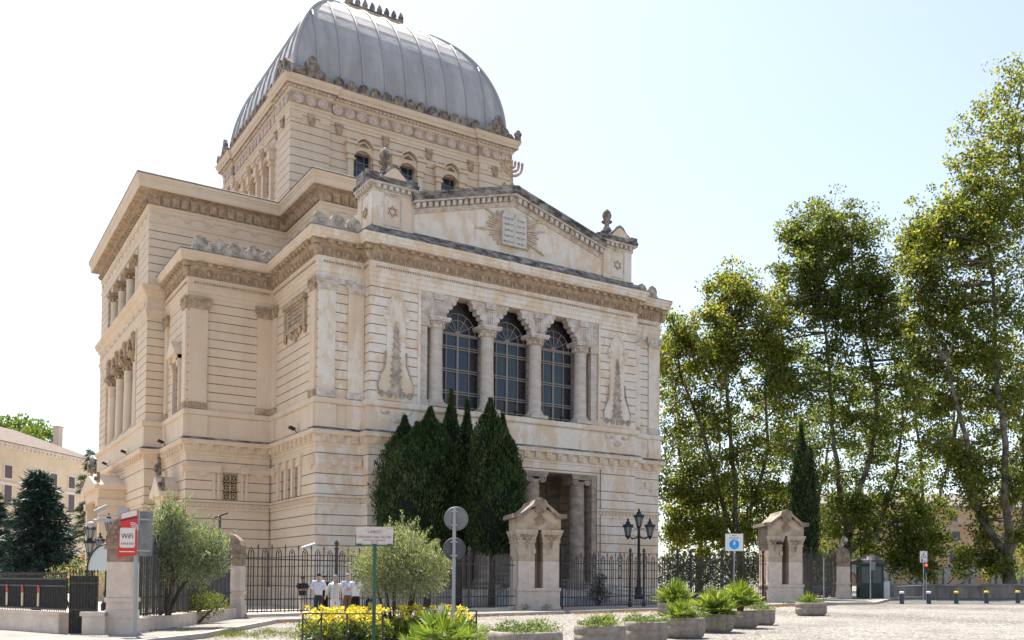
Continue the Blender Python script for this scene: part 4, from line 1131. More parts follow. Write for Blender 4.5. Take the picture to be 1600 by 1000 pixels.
plane_tree(1092, 96, [(1092, 880), (1095, 840)],
    [[(1095, 840, 0), (1110, 780, 0), (1125, 700, 0), (1130, 600, 1)], [(1095, 840, 0), (1075, 780, 0), (1060, 700, 0), (1050, 600, 0)]],
    [(1045, 540, 26, 0), (1080, 580, 36, 0), (1040, 620, 34, 0), (1110, 640, 40, 0), (1160, 670, 40, 0), (1070, 700, 42, 0), (1125, 740, 40, 0), (1040, 740, 30, 0), (1085, 800, 38, 0), (1140, 830, 30, 0), (1050, 840, 30, 0), (1200, 780, 40, 0), (1220, 840, 26, 0)],
    'darker plane tree showing between the synagogue corner and the many-stemmed plane tree', .34, .62, .29, 1)
plane_tree(1458, 112, [(1456, 880), (1450, 830)],
    [[(1450, 830, 0), (1440, 740, 0), (1430, 640, 0), (1425, 540, 0)], [(1450, 830, 0), (1470, 760, 0), (1490, 660, 0), (1500, 560, 0)]],
    [(1420, 520, 40, 0), (1470, 560, 50, 0), (1400, 600, 40, 0), (1440, 640, 50, 0), (1510, 640, 48, 0), (1390, 690, 36, 0), (1460, 710, 44, 0), (1530, 720, 40, 0), (1420, 760, 34, 0), (1580, 650, 44, 0), (1590, 560, 50, 0)],
    'farther plane tree seen between the guard booth tree and the thick forked one', .36, .55, .33, 0)
plane_tree(1268, 105, [(1266, 880), (1262, 830)],
    [[(1262, 830, 0), (1250, 740, 0), (1240, 640, 0)], [(1262, 830, 0), (1285, 750, 0), (1300, 660, 0)]],
    [(1235, 560, 40, 0), (1290, 580, 44, 0), (1340, 620, 40, 0), (1220, 640, 40, 0), (1275, 680, 48, 0), (1340, 700, 40, 0), (1220, 720, 36, 0), (1300, 760, 40, 0), (1350, 790, 34, 0), (1215, 800, 30, 0), (1295, 820, 26, 0), (1340, 850, 24, 0)],
    'plane tree in the back row showing just above the right gate kiosk', .36, .6, .31, 1)

# cypresses: upright flames of small sprays
CYM = leafm('cypress_spray', [(0, (.012, .026, .008)), (.5, (.026, .050, .014)), (.8, (.050, .082, .02)), (1, (.10, .14, .03))], .2)
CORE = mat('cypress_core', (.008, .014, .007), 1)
def cypress(base_px, depth, lobes, label, name='cypress', trunk=True, dens=1.0, spray=.15, m=None, group='cypresses by the portico', zb=1.6):
    b = foot(base_px, depth); root = empty(name, b, 0, label, 'tree', group)
    tb = MB(); tb.tube([b, b+Vector((.05, 0, 2.2)), b+Vector((0, .05, 5))], [.24, .19, .15], 8)
    tb.build('trunk', BARKD, root, True, b)
    Ps = []; Ds = []; cb = MB()
    for (x, yt, yb, rp, dd) in lobes:
        top = at(x, yt, depth+dd); bot = at(x, yb, depth+dd); r_ = rp*depth/CF; h = top.z-bot.z
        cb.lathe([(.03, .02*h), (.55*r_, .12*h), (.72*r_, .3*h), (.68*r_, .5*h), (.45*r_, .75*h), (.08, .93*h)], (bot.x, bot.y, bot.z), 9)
        n = int(dens*5200*r_*h/6)
        t = RNG.random(n)**.85; a = RNG.random(n)*2*PI
        lump = .82+.14*np.sin(a*3+t*9+x)+.15*np.sin(a*5-t*23+x*2)+.10*np.sin(a*9+t*47+x*3)
        rad = r_*np.clip(np.sin(np.pi*np.clip(t*.80+.17, 0, 1))**(.5 if rp > 38 else .62), .03, 1)*lump*RNG.uniform(.70, 1.09, n)
        rad *= np.clip((1-t)*4.2, .05, 1)
        Ps.append(np.stack([bot.x+rad*np.cos(a), bot.y+rad*np.sin(a), bot.z+t*h], 1))
        d = np.stack([np.cos(a)*.42, np.sin(a)*.42, np.ones(n)], 1)+unit(n)*.38; Ds.append(d/np.linalg.norm(d, axis=1)[:, None])
    P = np.concatenate(Ps); D = np.concatenate(Ds)
    cr = leaves('crown', P, D, RNG.uniform(.6, 1.3, len(P))*spray*1.5, RNG.uniform(.5, 1, len(P))*spray*.6, m or CYM, root, b)
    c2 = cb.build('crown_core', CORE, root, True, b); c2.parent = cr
    return root
cypress(668, 57, [(630, 652, 850, 44, .4), (670, 638, 866, 50, 0), (650, 662, 868, 56, -.8), (604, 735, 835, 20, 0), (690, 665, 855, 30, .5)],
        'widest bushy dark cypress, left of the three by the portico')
cypress(716, 59.5, [(703, 610, 850, 19, 0), (728, 626, 855, 16, .5), (712, 700, 865, 24, 0)], 'slim twin-topped cypress between two broader ones')
cypress(768, 56.5, [(764, 624, 866, 40, 0), (784, 650, 866, 32, .5), (800, 690, 850, 20, 0), (776, 700, 870, 44, -.6)],
        'dark pointed cypress standing over the left gate kiosk')
cypress(1258, 68, [(1252, 662, 870, 17, 0), (1266, 700, 875, 17, .3), (1244, 720, 870, 14, 0), (1258, 740, 880, 22, 0)], 'single narrow dark cypress behind the right gate kiosk', group=None)

# dark conifer, drooping cedar and lighter shrubs at the left
CON = leafm('conifer_needle', [(0, (.012, .026, .022)), (.5, (.022, .046, .038)), (1, (.045, .08, .06))], .08)
CED = leafm('cedar_needle', [(0, (.03, .05, .03)), (1, (.08, .12, .07))], .15)
def conifer(px, depth, top, bot, hw, label, m, n=34, group=None, ln=.28, droop=-.10):
    b = foot(px, depth); root = empty('conifer', b, 0, label, 'tree', group)
    H = at(px, top, depth).z-b.z; zb = at(px, bot, depth).z-b.z; Rw = hw*depth/CF
    tb = MB(); tb.tube([b, b+Vector((0, 0, H*.95))], [.22, .03], 8); tb.build('trunk', BARKD, root, True, b)
    Ps = []; Ds = []; lb = MB()
    for i in range(n*7):
        t = rnd.random()**.8; z = zb+(H-zb)*t; a = rnd.uniform(0, 2*PI); L_ = Rw*(1-t)**.72*rnd.uniform(.72, 1.12)+.15
        d = Vector((math.cos(a), math.sin(a), rnd.uniform(droop-.15, droop+.3)))
        p0 = b+Vector((0, 0, z)); p1 = p0+d*L_
        if i % 3 == 0: lb.tube([p0, p1], [.04, .01], 4)
        k = int(60*L_)+14; q = RNG.random(k)**.6
        base = np.array(p0)[None]+np.array(d*L_)[None]*q[:, None]+RNG.normal(size=(k, 3))*np.array([.13, .13, .06])*(.6+L_*.25)
        base[:, 2] -= .10*q**2*L_
        dd = np.array(d)[None]*.8+unit(k)*.6+np.array([0, 0, -.12]); Ps.append(base); Ds.append(dd/np.linalg.norm(dd, axis=1)[:, None])
    lb.build('limbs', BARKD, root, False, b)
    P = np.concatenate(Ps); leaves('crown', P, np.concatenate(Ds), RNG.uniform(.6, 1.3, len(P))*ln, .055, m, root, b)
conifer(58, 46, 736, 918, 66, 'bushy dark blue-green conifer behind the screened fence at the left', CON, 44)
conifer(-12, 50, 770, 918, 34, 'dark conifer cut by the left edge of the photo', CON, 22)
conifer(140, 88, 700, 900, 34, 'drooping cedar between the yellow house and the synagogue', CED, 12, None, .5, -.25)

def bush(name, px, depth, cl, label, cat, m, dens=1.0, L_=.10, W_=.05, trunk=None, group=None, up=.3, tm=None, shoots=0, flowers=None, part='foliage'):
    b = foot(px, depth); root = empty(name, b, 0, label, cat, group)
    tb = MB(); tt = trunk or [(px, None)]
    for k in range(5):
        x, y, rp, dd = cl[k % len(cl)]; c = at(x, y, depth+dd)
        tb.tube(curve_pts(b+Vector((rnd.uniform(-.08, .08), rnd.uniform(-.08, .08), -.05)), c, .08, 5), [.07, .06, .05, .04, .03, .02], 6)
    tb.build('trunk', tm or BARKD, root, True, b)
    Ps = []; Us = []
    for (x, y, rp, dd) in cl:
        r_ = rp*depth/CF; n = int(dens*900*r_*r_/(L_/.1)**1.5)+30
        p, u = ellip(n, at(x, y, depth+dd), (r_, r_, r_), .45); Ps.append(p); Us.append(u)
        for _ in range(int(shoots*r_*14)):
            u1 = Vector(unit(1)[0]); u1.z = abs(u1.z)*1.2+.2; u1.normalize(); c = Vector(at(x, y, depth+dd)); ln = rnd.uniform(.12, .5)
            k = int(ln*90); q = RNG.random(k)
            Ps.append(np.array(c+u1*r_*.8)[None]+np.array(u1*ln+Vector((0, 0, ln*.35)))[None]*q[:, None]+RNG.normal(size=(k, 3))*.02); Us.append(np.tile(np.array(u1), (k, 1)))
    P = np.concatenate(Ps); D = np.concatenate(Us)*.6+unit(len(P))*.6+np.array([0, 0, up]); D /= np.linalg.norm(D, axis=1)[:, None]
    leaves(part, P, D, RNG.uniform(.6, 1.3, len(P))*L_, RNG.uniform(.6, 1.2, len(P))*W_, m, root, b)
    if flowers:
        fm, fn, fs = flowers; n = fn; i = RNG.integers(0, len(P), n); Q = P[i]+unit(n)*.08
        leaves('blossoms', Q, unit(n), fs, fs, fm, root, b)
    return root
OLV = leafm('olive_leaf', [(0, (.11, .135, .065)), (.5, (.19, .215, .12)), (.8, (.30, .33, .20)), (1, (.46, .47, .34))], .25)
OLD = leafm('willow_leaf', [(0, (.05, .075, .035)), (.4, (.13, .165, .09)), (.7, (.27, .31, .21)), (1, (.46, .49, .38))], .25)
bush('olive_tree', 622, 28, [(622, 880, 46, 0), (585, 885, 30, .2), (660, 885, 32, 0), (602, 860, 30, -.2), (646, 860, 30, .2), (625, 908, 38, 0), (585, 905, 32, 0), (672, 905, 30, .2), (625, 845, 24, 0), (562, 890, 18, 0), (690, 885, 18, 0), (640, 890, 44, -.4), (605, 890, 44, -.4)],
     'rounded silvery olive tree behind the street name plate', 'olive tree', OLV, 6.0, .085, .022, up=.45, shoots=2.0)
bush('willow_shrub', 256, 30.5, [(290, 860, 52, .6), (250, 850, 40, 0), (265, 825, 34, 0), (325, 855, 34, .8), (305, 885, 36, .3), (245, 890, 34, 0), (272, 812, 22, 0), (335, 880, 26, .5), (262, 795, 12, 0)],
     'large silvery-green shrub leaning over the iron fence behind the red WIFI sign', 'shrub', OLD, 9, .085, .024, up=.5, shoots=2.0)
YGR = leafm('undergrowth_leaf', [(0, (.05, .075, .015)), (.6, (.12, .15, .03)), (1, (.24, .24, .07))], .3)
bush('low_shrub', 300, 33, [(240, 948, 20, 0), (265, 950, 20, .2), (290, 945, 24, .4), (318, 944, 26, .6), (338, 946, 20, .8)], 'low scruffy yellow-green shrub at the foot of the iron fence', 'shrub', YGR, 3, .08, .04)
PNK = leafm('oleander_flower', [(0, (.55, .12, .16)), (1, (.75, .35, .38))], .3)
bush('oleander', 118, 37, [(90, 905, 22, 0), (115, 900, 24, 0), (140, 895, 20, 0), (155, 905, 14, 0), (128, 885, 16, 0)], 'pink-flowered oleander behind the black left lamp post', 'shrub', leafm('oleander_leaf', [(0, (.07, .11, .03)), (1, (.26, .30, .12))], .3), 1.6, .09, .03, flowers=(PNK, 90, .10))
bush('portico_shrub', 936, 61, [(938, 905, 10, 0), (934, 920, 12, 0), (942, 930, 12, 0), (925, 930, 9, 0)], 'small dark potted shrub on the ramp before the portico', 'shrub', leafm('dark_leaf', [(0, (.012, .03, .012)), (1, (.05, .08, .03))], .1), 3, .10, .05)
bush('hedge_shrub', 1075, 78, [(1050, 895, 30, 0), (1085, 890, 32, 0), (1120, 895, 30, 0), (1155, 892, 30, 0), (1190, 890, 28, 0), (1230, 890, 28, 0), (1280, 890, 26, 0)], 'dense green hedge growing behind the right half of the gate', 'hedge', PLM[1], 2.0, .22, .14)
bush('riverside_shrub', 1455, 84, [(1400, 895, 14, 0), (1430, 890, 18, 0), (1460, 895, 16, 0), (1500, 893, 14, 0), (1540, 893, 14, 0), (1590, 890, 18, 0)], 'leafy shrub showing above the long parapet behind the bollards', 'shrub', PLM[0], .8, .25, .2)
# the far wooded hill top over the yellow house
bush('hilltop_tree', 40, 150, [(8, 668, 18, 0), (35, 665, 17, 2), (62, 672, 17, 0), (80, 682, 12, 0), (50, 684, 18, -3), (20, 684, 20, 0)], 'round bright green tree top rising over the tiled roof at the left', 'tree', leafm('hill_leaf', [(0, (.07, .12, .02)), (1, (.19, .25, .05))], .3), 1.6, .5, .4)
# ------------------------------------------------------------------ far houses
YEL = speck('yellow_plaster', (.60, .53, .41), (.68, .61, .49), .6, bs=.1)
TILE = mat('roof_tile', (.4, .25, .16))
def _tile(m):
    v = coords(m); w = nd(m, 'ShaderNodeTexWave', wave_type='BANDS', bands_direction='X'); w.inputs['Scale'].default_value = 1.6; lk(m, v, w.inputs['Vector'])
    c = ramp(m, noise_(m, v, 2, 6), [(.3, (.12, .085, .065)), (.7, (.20, .155, .12))]); c = mixc(m, 1.0, c, ramp(m, w.outputs[0], [(0, (.55, .5, .5)), (.6, (1, 1, 1))]), 'MULTIPLY'); setc(m, c)
_tile(TILE)
SHUT = mat('grey_shutter', (.10, .09, .11), .6); PALE = speck('pale_trim', (.62, .60, .58), (.72, .70, .68), 1)
def house(name, A, B, eave, thick, label, wallm, rows, roof_h, roofm=TILE, groups=None, mid=None, trim=PALE, roofset=.5):
    A, B = Vector(A), Vector(B); A.z = B.z = 0; d = (B-A).normalized(); L_ = (B-A).length
    T0 = Matrix(((d.x, -d.y, 0, A.x), (d.y, d.x, 0, A.y), (0, 0, 1, 0), (0, 0, 0, 1)))
    root = empty(name, A, 0, label, 'building'); l0 = A
    mb = MB(T0); mb.box(0, L_, 0, thick, 0, eave); mb.build('wall', wallm, root, False, l0)
    mb = MB(T0); mb.box(-.3, L_+.3, -.45, thick+.3, eave, eave+.25); mb.box(-.2, L_+.2, -.25, thick, eave-.3, eave)
    for k in range(int(L_/.7)): mb.box(k*.7, k*.7+.25, -.4, -.1, eave-.22, eave)
    if mid:
        for z in mid: mb.box(-.1, L_+.1, -.18, 0, z-.15, z+.15)
    mb.build('cornice', trim, root, False, l0)
    if roof_h:
        mb = MB(T0); i = thick*roofset
        mb.add([(-.5, -.7, eave+.26), (L_+.5, -.7, eave+.26), (L_+.5, thick+.7, eave+.26), (-.5, thick+.7, eave+.26), (i, i, eave+roof_h), (L_-i*.8, i, eave+roof_h), (L_-i*.8, thick-i, eave+roof_h), (i, thick-i, eave+roof_h)],
               [(0, 1, 5, 4), (1, 2, 6, 5), (2, 3, 7, 6), (3, 0, 4, 7), (4, 5, 6, 7), (0, 3, 2, 1)])
        rf = mb.build('roof', roofm, root, False, l0)
        for x in (L_*.25, L_*.93):
            mb = MB(T0); mb.box(x, x+.8, thick*.3, thick*.3+.7, eave, eave+roof_h+1.0); mb.box(x-.1, x+.9, thick*.3-.1, thick*.3+.8, eave+roof_h+1.0, eave+roof_h+1.15)
            c = mb.build('chimney', wallm, root, False, l0); c.parent = rf
    for (x, z, w, h, kind) in rows:
        mb = MB(T0); mb.box(x-w/2-.15, x+w/2+.15, -.10, .02, z-.15, z+h+.15)
        f_ = mb.build('window', trim, root, False, l0)
        mb = MB(T0); mb.box(x-w/2, x+w/2, -.13, -.05, z, z+h)
        g = mb.build('shutter' if kind else 'pane', SHUT if kind else GLB, root, False, l0); g.parent = f_
        if kind == 2:
            for sx in (-1, 1):
                mb = MB(T0); mb.box(x+sx*(w/2+.3)-.2, x+sx*(w/2+.3)+.2, -.2, -.12, z, z+h)
                g = mb.build('shutter', SHUT, root, False, l0); g.parent = f_
    return root, T0, l0
a = at(-70, 900, 92); b = at(152, 900, 116)
rw = []
for i, fx in enumerate((.12, .30, .47, .62, .76, .90)):
    for z in (2.0, 5.6, 9.2, 12.0): rw.append((fx*(b-a).length, z, 1.1, 2.1 if z < 11 else 1.3, 1))
house('yellow_house', a, b, 15.4, 14, 'long pale yellow house with a tiled roof at the left behind the conifer', YEL, rw, 3.4, mid=[4.6, 11.4])
ORG = speck('orange_plaster', (.50, .30, .17), (.58, .40, .27), .5, bs=.1); GRY = speck('grey_rustication', (.30, .28, .26), (.38, .36, .34), .8)
a = at(1262, 905, 172); b = at(1640, 905, 178); Lq = (b-a).length
rw = []
for k in range(9):
    x = Lq*(.05+.11*k); rw += [(x, 5.4, .9, 1.8, 2), (x, 9.3, .9, 1.8, 2), (x, 13.0, .9, 1.4, 0)]
root, T0, l0 = house('orange_house', a, b, 15.6, 14, 'long orange and grey house across the river behind the plane trees', ORG, rw, 3.0, speck('dark_roof', (.16, .14, .13), (.26, .22, .20), 1), mid=[4.7, 12.2], trim=GRY)
mb = MB(T0)
for k in range(9):
    x = Lq*(.05+.11*k); pts = [(x-2.3, 0), (x-1.7, 0), (x-1.7, 2.2)]+[(x+1.7*math.cos(t), 2.2+1.5*math.sin(t)) for t in [PI-PI*i/10 for i in range(1, 10)]]+[(x+1.7, 2.2), (x+1.7, 0), (x+2.3, 0), (x+2.3, 4.5), (x-2.3, 4.5)]
    mb.prism(pts, -.5, -.02)
mb.build('arcade', GRY, root, False, l0)

# ------------------------------------------------------------------ stone piers
MARB = speck('pale_marble', (.50, .40, .32), (.68, .57, .48), 2.5, bs=.35, lo=.25, hi=.7, rough=.7)
OLDS = speck('weathered_pier_stone', (.16, .115, .08), (.40, .30, .22), 3, bs=.5, lo=.32, hi=.68)
def pier(p, rz, w, label, h=3.4, foot_=True):
    root = empty('stone_pier', p, rz, label, 'pier', None); hs = h/3.4
    mb = MB(); mb.box(-w*.58, w*.58, -w*.58, w*.58, 0, .55*hs); mb.box(-w*.54, w*.54, -w*.54, w*.54, .55*hs, .8*hs); mb.box(-w*.5, w*.5, -w*.5, w*.5, .8*hs, 1.05*hs)
    mb.box(-w*.56, w*.56, -w*.56, w*.56, 1.02*hs, 1.14*hs); mb.box(-w*.5, w*.5, -w*.5, w*.5, 1.14*hs, 2.15*hs)
    o = mb.build('shaft', MARB, root)
    bv = o.modifiers.new('b', 'BEVEL'); bv.width = .012; bv.segments = 2
    mb = MB(); mb.box(-w*.495, w*.495, -w*.495, w*.495, 2.15*hs, 2.5*hs); mb.box(-w*.58, w*.58, -w*.58, w*.58, 2.5*hs, 2.6*hs); mb.box(-w*.53, w*.53, -w*.53, w*.53, 2.6*hs, 2.68*hs)
    ar = [(-w*.5, 2.68*hs), (w*.5, 2.68*hs), (w*.5, 2.95*hs), (w*.4, 3.15*hs), (w*.2, 3.32*hs), (0, 3.4*hs), (-w*.2, 3.32*hs), (-w*.4, 3.15*hs), (-w*.5, 2.95*hs)]
    mb.prism(ar, -w*.5, w*.5)
    for T in (Matrix(), Matrix.Rotation(-PI/2, 4, 'Z')):
        mb.T = T; c = 2.98*hs
        for k in range(6): a_ = k*PI/3; mb.ball((.15*math.cos(a_), -w*.5-.01, c+.15*math.sin(a_)), .075, .05, .075, 6, 4)
        mb.ball((0, -w*.5, c), .06, .05, .06, 6, 4)
        mb.tube([(x*.88, -w*.5, 2.7*hs+(z-2.68*hs)*.9) for x, z in ar[1:]], .025, 5, closed=True)
    mb.T = Matrix(); mb.build('carved_cap', OLDS, root); return root
P1 = ground(193, 998); P2 = ground(366, 970)
pier((P1.x, P1.y+.3, 0), R(-28), .66, 'nearest pale stone pier, right behind the red WIFI sign')
pier((P2.x, P2.y+.3, 0), R(-28), .80, 'pale stone pier with an arched carved cap, left of the people', 3.5)
P3 = ground(1315, 938); pier(P3, R(-35), 1.0, 'smallest-looking pale pier, carrying a white camera left of the guard booth', 3.9)
# low plinth stub beside the first pier
def gate_kiosk(p, rz, label, s_=1.0):
    root = empty('gate_kiosk', p, rz, label, 'gate kiosk', 'stone gate kiosks')
    w = 1.13
    mb = MB(); mb.box(-w-.1, w+.1, -w-.1, w+.1, 0, .28); mb.box(-w-.05, w+.05, -w-.05, w+.05, .28, 1.12)
    mb.box(-w-.10, w+.10, -w-.10, w+.10, 1.12, 1.28)
    for sx in (-1, 1): mb.box(sx*.68-.45, sx*.68+.45, -w, w, 1.28, 2.72)
    mb.box(-.3, .3, .2, w-.02, 1.28, 2.72)
    o = mb.build('lower_body', MARB, root); bv = o.modifiers.new('b', 'BEVEL'); bv.width = .015; bv.segments = 2
    mb = MB()
    for sx in (-1, 1):
        mb.box(sx*.68-.447, sx*.68+.447, -w+.003, w-.003, 2.72, 3.75)
        mb.box(sx*.68-.5, sx*.68+.5, -w-.05, w+.05, 3.75, 3.85)
        mb.add([(sx*.68-.46, -w, 3.85), (sx*.68+.46, -w, 3.85), (sx*.68+.46, w, 3.85), (sx*.68-.46, w, 3.85), (sx*.68-.6, -w-.18, 4.3), (sx*.68+.6, -w-.18, 4.3), (sx*.68+.6, w+.18, 4.3), (sx*.68-.6, w+.18, 4.3)],
               [(0, 1, 5, 4), (1, 2, 6, 5), (2, 3, 7, 6), (3, 0, 4, 7), (4, 5, 6, 7)])
        mb.box(sx*.70-.60, sx*.70+.60, -w-.2, w+.2, 4.3, 4.42)
    mb.box(-.3, .3, .2, w-.02, 2.72, 4.3)
    for sx in (-1, 1): mb.box(sx*.3-.1, sx*.3+.1, -w-.1, -w+.3, 3.15, 3.4)
    # gabled head
    w2 = w+.06
    mb.prism([(-w2, 4.42), (w2, 4.42), (w2, 5.1), (0, 5.75), (-w2, 5.1)], -w2, w2)
    o = mb.build('upper_body', TAN2, root)
    mb = MB()
    for sx in (-1, 1):
        for k in range(3): mb.ball((sx*.68+(-.28, 0, .28)[k], -w-.08, 4.12), .16, .08, .12, 7, 4)
        for k in range(2): mb.ball((sx*.68+(-.14, .14)[k], -w-.04, 3.95), .1, .06, .1, 6, 4)
        mb.ball((sx*.68, -w-.02, 3.72), .1, .08, .16, 6, 4)
        mb.ball((sx*.68, -w-.02, 3.5), .05, .05, .1, 6, 4)
    for y in (-.7, 0, .7): mb.ball((-w-.08, y, 4.12), .08, .18, .12, 7, 4); mb.ball((-w-.03, y, 3.9), .06, .12, .12, 7, 4)
    mb.ball((0, -w2-.04, 5.0), .2, .08, .28, 8, 5); mb.ball((0, -w2-.1, 5.05), .09, .06, .12, 6, 4)
    for k in range(5): a_ = PI+k*PI/4; mb.ball((.24*math.cos(a_), -w2-.03, 4.95+.24*math.sin(a_)), .08, .05, .08, 6, 4)
    mb.prism([(-.26, 5.35), (.26, 5.35), (.32, 5.7), (.18, 6.05), (0, 6.15), (-.18, 6.05), (-.32, 5.7)], -w2-.3, -w2-.1); mb.ball((0, -w2-.3, 5.75), .18, .08, .28, 7, 4)
    mb.build('carving', OLDS, root)
    mb = MB()
    pl = [(-w2-.28, 5.05), (-w2+.22, 5.05), (-.45, 5.62), (0, 5.86), (.45, 5.62), (w2-.22, 5.05), (w2+.28, 5.05), (w2+.28, 5.28), (w2-.15, 5.3), (.4, 5.82), (.3, 6.02), (0, 6.12), (-.3, 6.02), (-.4, 5.82), (-w2+.15, 5.3), (-w2-.28, 5.28)]
    mb.prism(pl, -w2-.26, w2+.26); mb.build('roof', speck('kiosk_roof_stone', (.13, .105, .08), (.40, .32, .25), 2, bs=.5), root)
    return root
TAN2 = speck('kiosk_stone', (.34, .26, .18), (.54, .43, .32), 2.2, bs=.4, lo=.3, hi=.65)
K1 = ground(834, 956)+Vector((.5, .8, 0)); K2 = ground(1220, 944)+Vector((.6, .6, 0))
gate_kiosk((K1.x, K1.y, gz(K1.x)), R(-18.5), 'nearer gabled stone gate kiosk, standing beside the cypress group')
gate_kiosk((K2.x, K2.y, gz(K2.x)), R(-30), 'farther gabled stone gate kiosk, with the narrow single cypress behind')

# ------------------------------------------------------------------ iron fences
def arch_bars(mb, x, z0, z1, w, tall):
    pts = [(x-w, 0, z0), (x-w, 0, z1-.26), (x-w*.8, 0, z1-.13), (x, 0, z1), (x+w*.8, 0, z1-.13), (x+w, 0, z1-.26), (x+w, 0, z0)]
    mb.tube(pts, .027, 4); mb.tube([(x, 0, z0), (x, 0, z1-.2)], .021, 4); mb.ball((x, 0, z1-.17), .04, .03, .07, 5, 3)
    for z in (z0+.55, z0+1.25): mb.ball((x, 0, z), .03, .03, .05, 5, 3)
def iron_fence(name, A, B, z0, z1, label, cat, period=.62, wall=None, posts=(), fancy=False, postm=None, group=None):
    A, B = Vector((A[0], A[1], gz(A[0]))), Vector((B[0], B[1], gz(B[0]))); d = B-A; L_ = d.length; rz = math.atan2(d.y, d.x)
    root = empty(name, A, rz, label, cat, group); sl = (B.z-A.z)/L_
    def at_(x): return sl*x
    mb = MB(); n = max(1, round(L_/period)); st = L_/n
    for i in range(n):
        x = st*(i+.5); mb.T = Matrix.Translation((x, 0, at_(x)))
        arch_bars(mb, 0, z0+.08, z1, st*.19, 0)
        mb.T = Matrix.Translation((st*i+.0, 0, at_(st*i))); mb.tube([(0, 0, z0+.05), (0, 0, z1-.02)], .025, 4)
        mb.lathe([(.012, 0), (.045, .07), (.012, .2)], (0, 0, z1-.05), 5); mb.ball((0, 0, z1-.35), .035, .035, .05, 5, 3)
        for q in (-.35, .35):
            pass
        if fancy and i % 3 == 1:
            mb.T = Matrix.Translation((x, 0, at_(x)))
            mb.tube([(-st*.28, 0, z1-.35), (-st*.26, 0, z1-.1), (0, 0, z1+.18), (st*.26, 0, z1-.1), (st*.28, 0, z1-.35)], .02, 4)
            for k in range(10):
                a_ = 2*PI*k/10; mb.ball((.12*math.cos(a_), 0, z1-.95+.36*math.sin(a_)), .045, .03, .06, 5, 3)
            for k in range(5): a_ = 2*PI*k/5; mb.ball((.09*math.cos(a_), 0, z1-.05+.12*math.sin(a_)), .04, .03, .05, 5, 3)
            mb.tube([(0, 0, z1-.5), (0, 0, z1-.3)], .03, 4)
    mb.T = Matrix(); mb.build('bars', IRON, root)
    for z in (z0+.12, z0+.62, z1-.48):
        mb = MB(); mb.bar((0, 0, z), (L_, 0, z+at_(L_)), .035, .05); mb.build('rail', IRON, root)
    for x in posts:
        mb = MB(Matrix.Translation((x, 0, at_(x))))
        mb.lathe([(.11, 0), (.11, .3), (.075, .36), (.07, z1-.3), (.1, z1-.26), (.07, z1-.2), (.07, z1+.02), (.12, z1+.06), (.06, z1+.12), (.05, z1+.18), (.11, z1+.28), (.06, z1+.4), (.02, z1+.46)], n=10)
        mb.build('post', IRON, root, True)
    if wall:
        mb = MB(); nseg = max(1, round(L_/2))
        mb.add([(0, -.25, 0), (L_, -.25, at_(L_)), (L_, .25, at_(L_)), (0, .25, 0), (0, -.25, wall), (L_, -.25, wall+at_(L_)), (L_, .25, wall+at_(L_)), (0, .25, wall)],
               [(0, 1, 5, 4), (1, 2, 6, 5), (2, 3, 7, 6), (3, 0, 4, 7), (4, 5, 6, 7)])
        mb.build('base_wall', MARB, root)
    return root
iron_fence('iron_fence', (P1.x+.25, P1.y+.75), (P2.x-.2, P2.y-.15), .5, 2.95, 'iron railing of pointed arches on the low wall between the two left stone piers', 'iron fence', .58, .52)
iron_fence('iron_fence', (P2.x+.45, P2.y+.4), (K1.x-1.3, K1.y-.1), .22, 3.0, 'long iron railing behind the group of people, ending at the nearer gate kiosk', 'iron fence', .66, .24, posts=(4.6, 12.9))
GA = (K1.x+1.35, K1.y+.1); GB = (K2.x-1.3, K2.y-.1); GL = math.hypot(GB[0]-GA[0], GB[1]-GA[1])
iron_fence('iron_gate', GA, GB, .1, 3.1, 'wide ornate iron gate with thick round posts between the two stone kiosks', 'gate', .6, None, posts=(.5, 5.3, 6.3, 8.9, 9.9, 12.5, 13.3, GL-2.2, GL-.4), fancy=True)
iron_fence('iron_fence', (K2.x+1.3, K2.y+.4), (P3.x-.5, P3.y), .2, 3.4, 'short iron railing right of the farther gate kiosk', 'iron fence', .6, .22, posts=(3.2,))
# screened fence on a low wall at the left
MESH = speck('dark_screen', (.025, .024, .020), (.06, .055, .045), 12, bs=.4)
WA = ground(-60, 980); WB = ground(138, 995)
A = Vector((P1.x-.9, P1.y+.35, 0)); d = Vector((WB.x-WA.x, WB.y-WA.y, 0)).normalized()
def screened(A, Bp, zw, zt, label):
    A = Vector(A); Bp = Vector(Bp); L_ = (Bp-A).length; rz = math.atan2((Bp-A).y, (Bp-A).x)
    root = empty('screened_fence', A, rz, label, 'fence')
    mb = MB(); mb.box(0, L_, -.22, .22, 0, zw-.08); mb.box(-.05, L_+.05, -.26, .26, zw-.08, zw); mb.build('base_wall', MARB, root)
    mb = MB(); n = int(L_/.10)
    mb.box(0, L_, -.02, .02, zw+.1, zt-.12); mb.build('screen', MESH, root)
    mb = MB()
    for i in range(n+1):
        x = L_*i/n; mb.tube([(x, -.03, zw), (x, -.03, zt)], .012, 4); mb.lathe([(.01, 0), (.03, .04), (.008, .10)], (x, -.03, zt-.02), 5)
    for z in (zw+.08, zt-.32, zt-.12): mb.bar((0, -.03, z), (L_, -.03, z), .04, .05)
    mb.build('bars', IRON, root)
    return root, L_
Wn = P1+Vector((-.95, .25, 0)); Wn.z = 0; far = Wn+Vector((-2.9, 7.6, 0))*1.75
root, L_ = screened(far, Wn+Vector((-.35, .9, 0)), .72, 1.78, 'dark screened railing on a low marble wall at the far left')
REDW = [mat('red_tape', (.55, .06, .05), .6), mat('cream_tape', (.62, .52, .34), .6)]
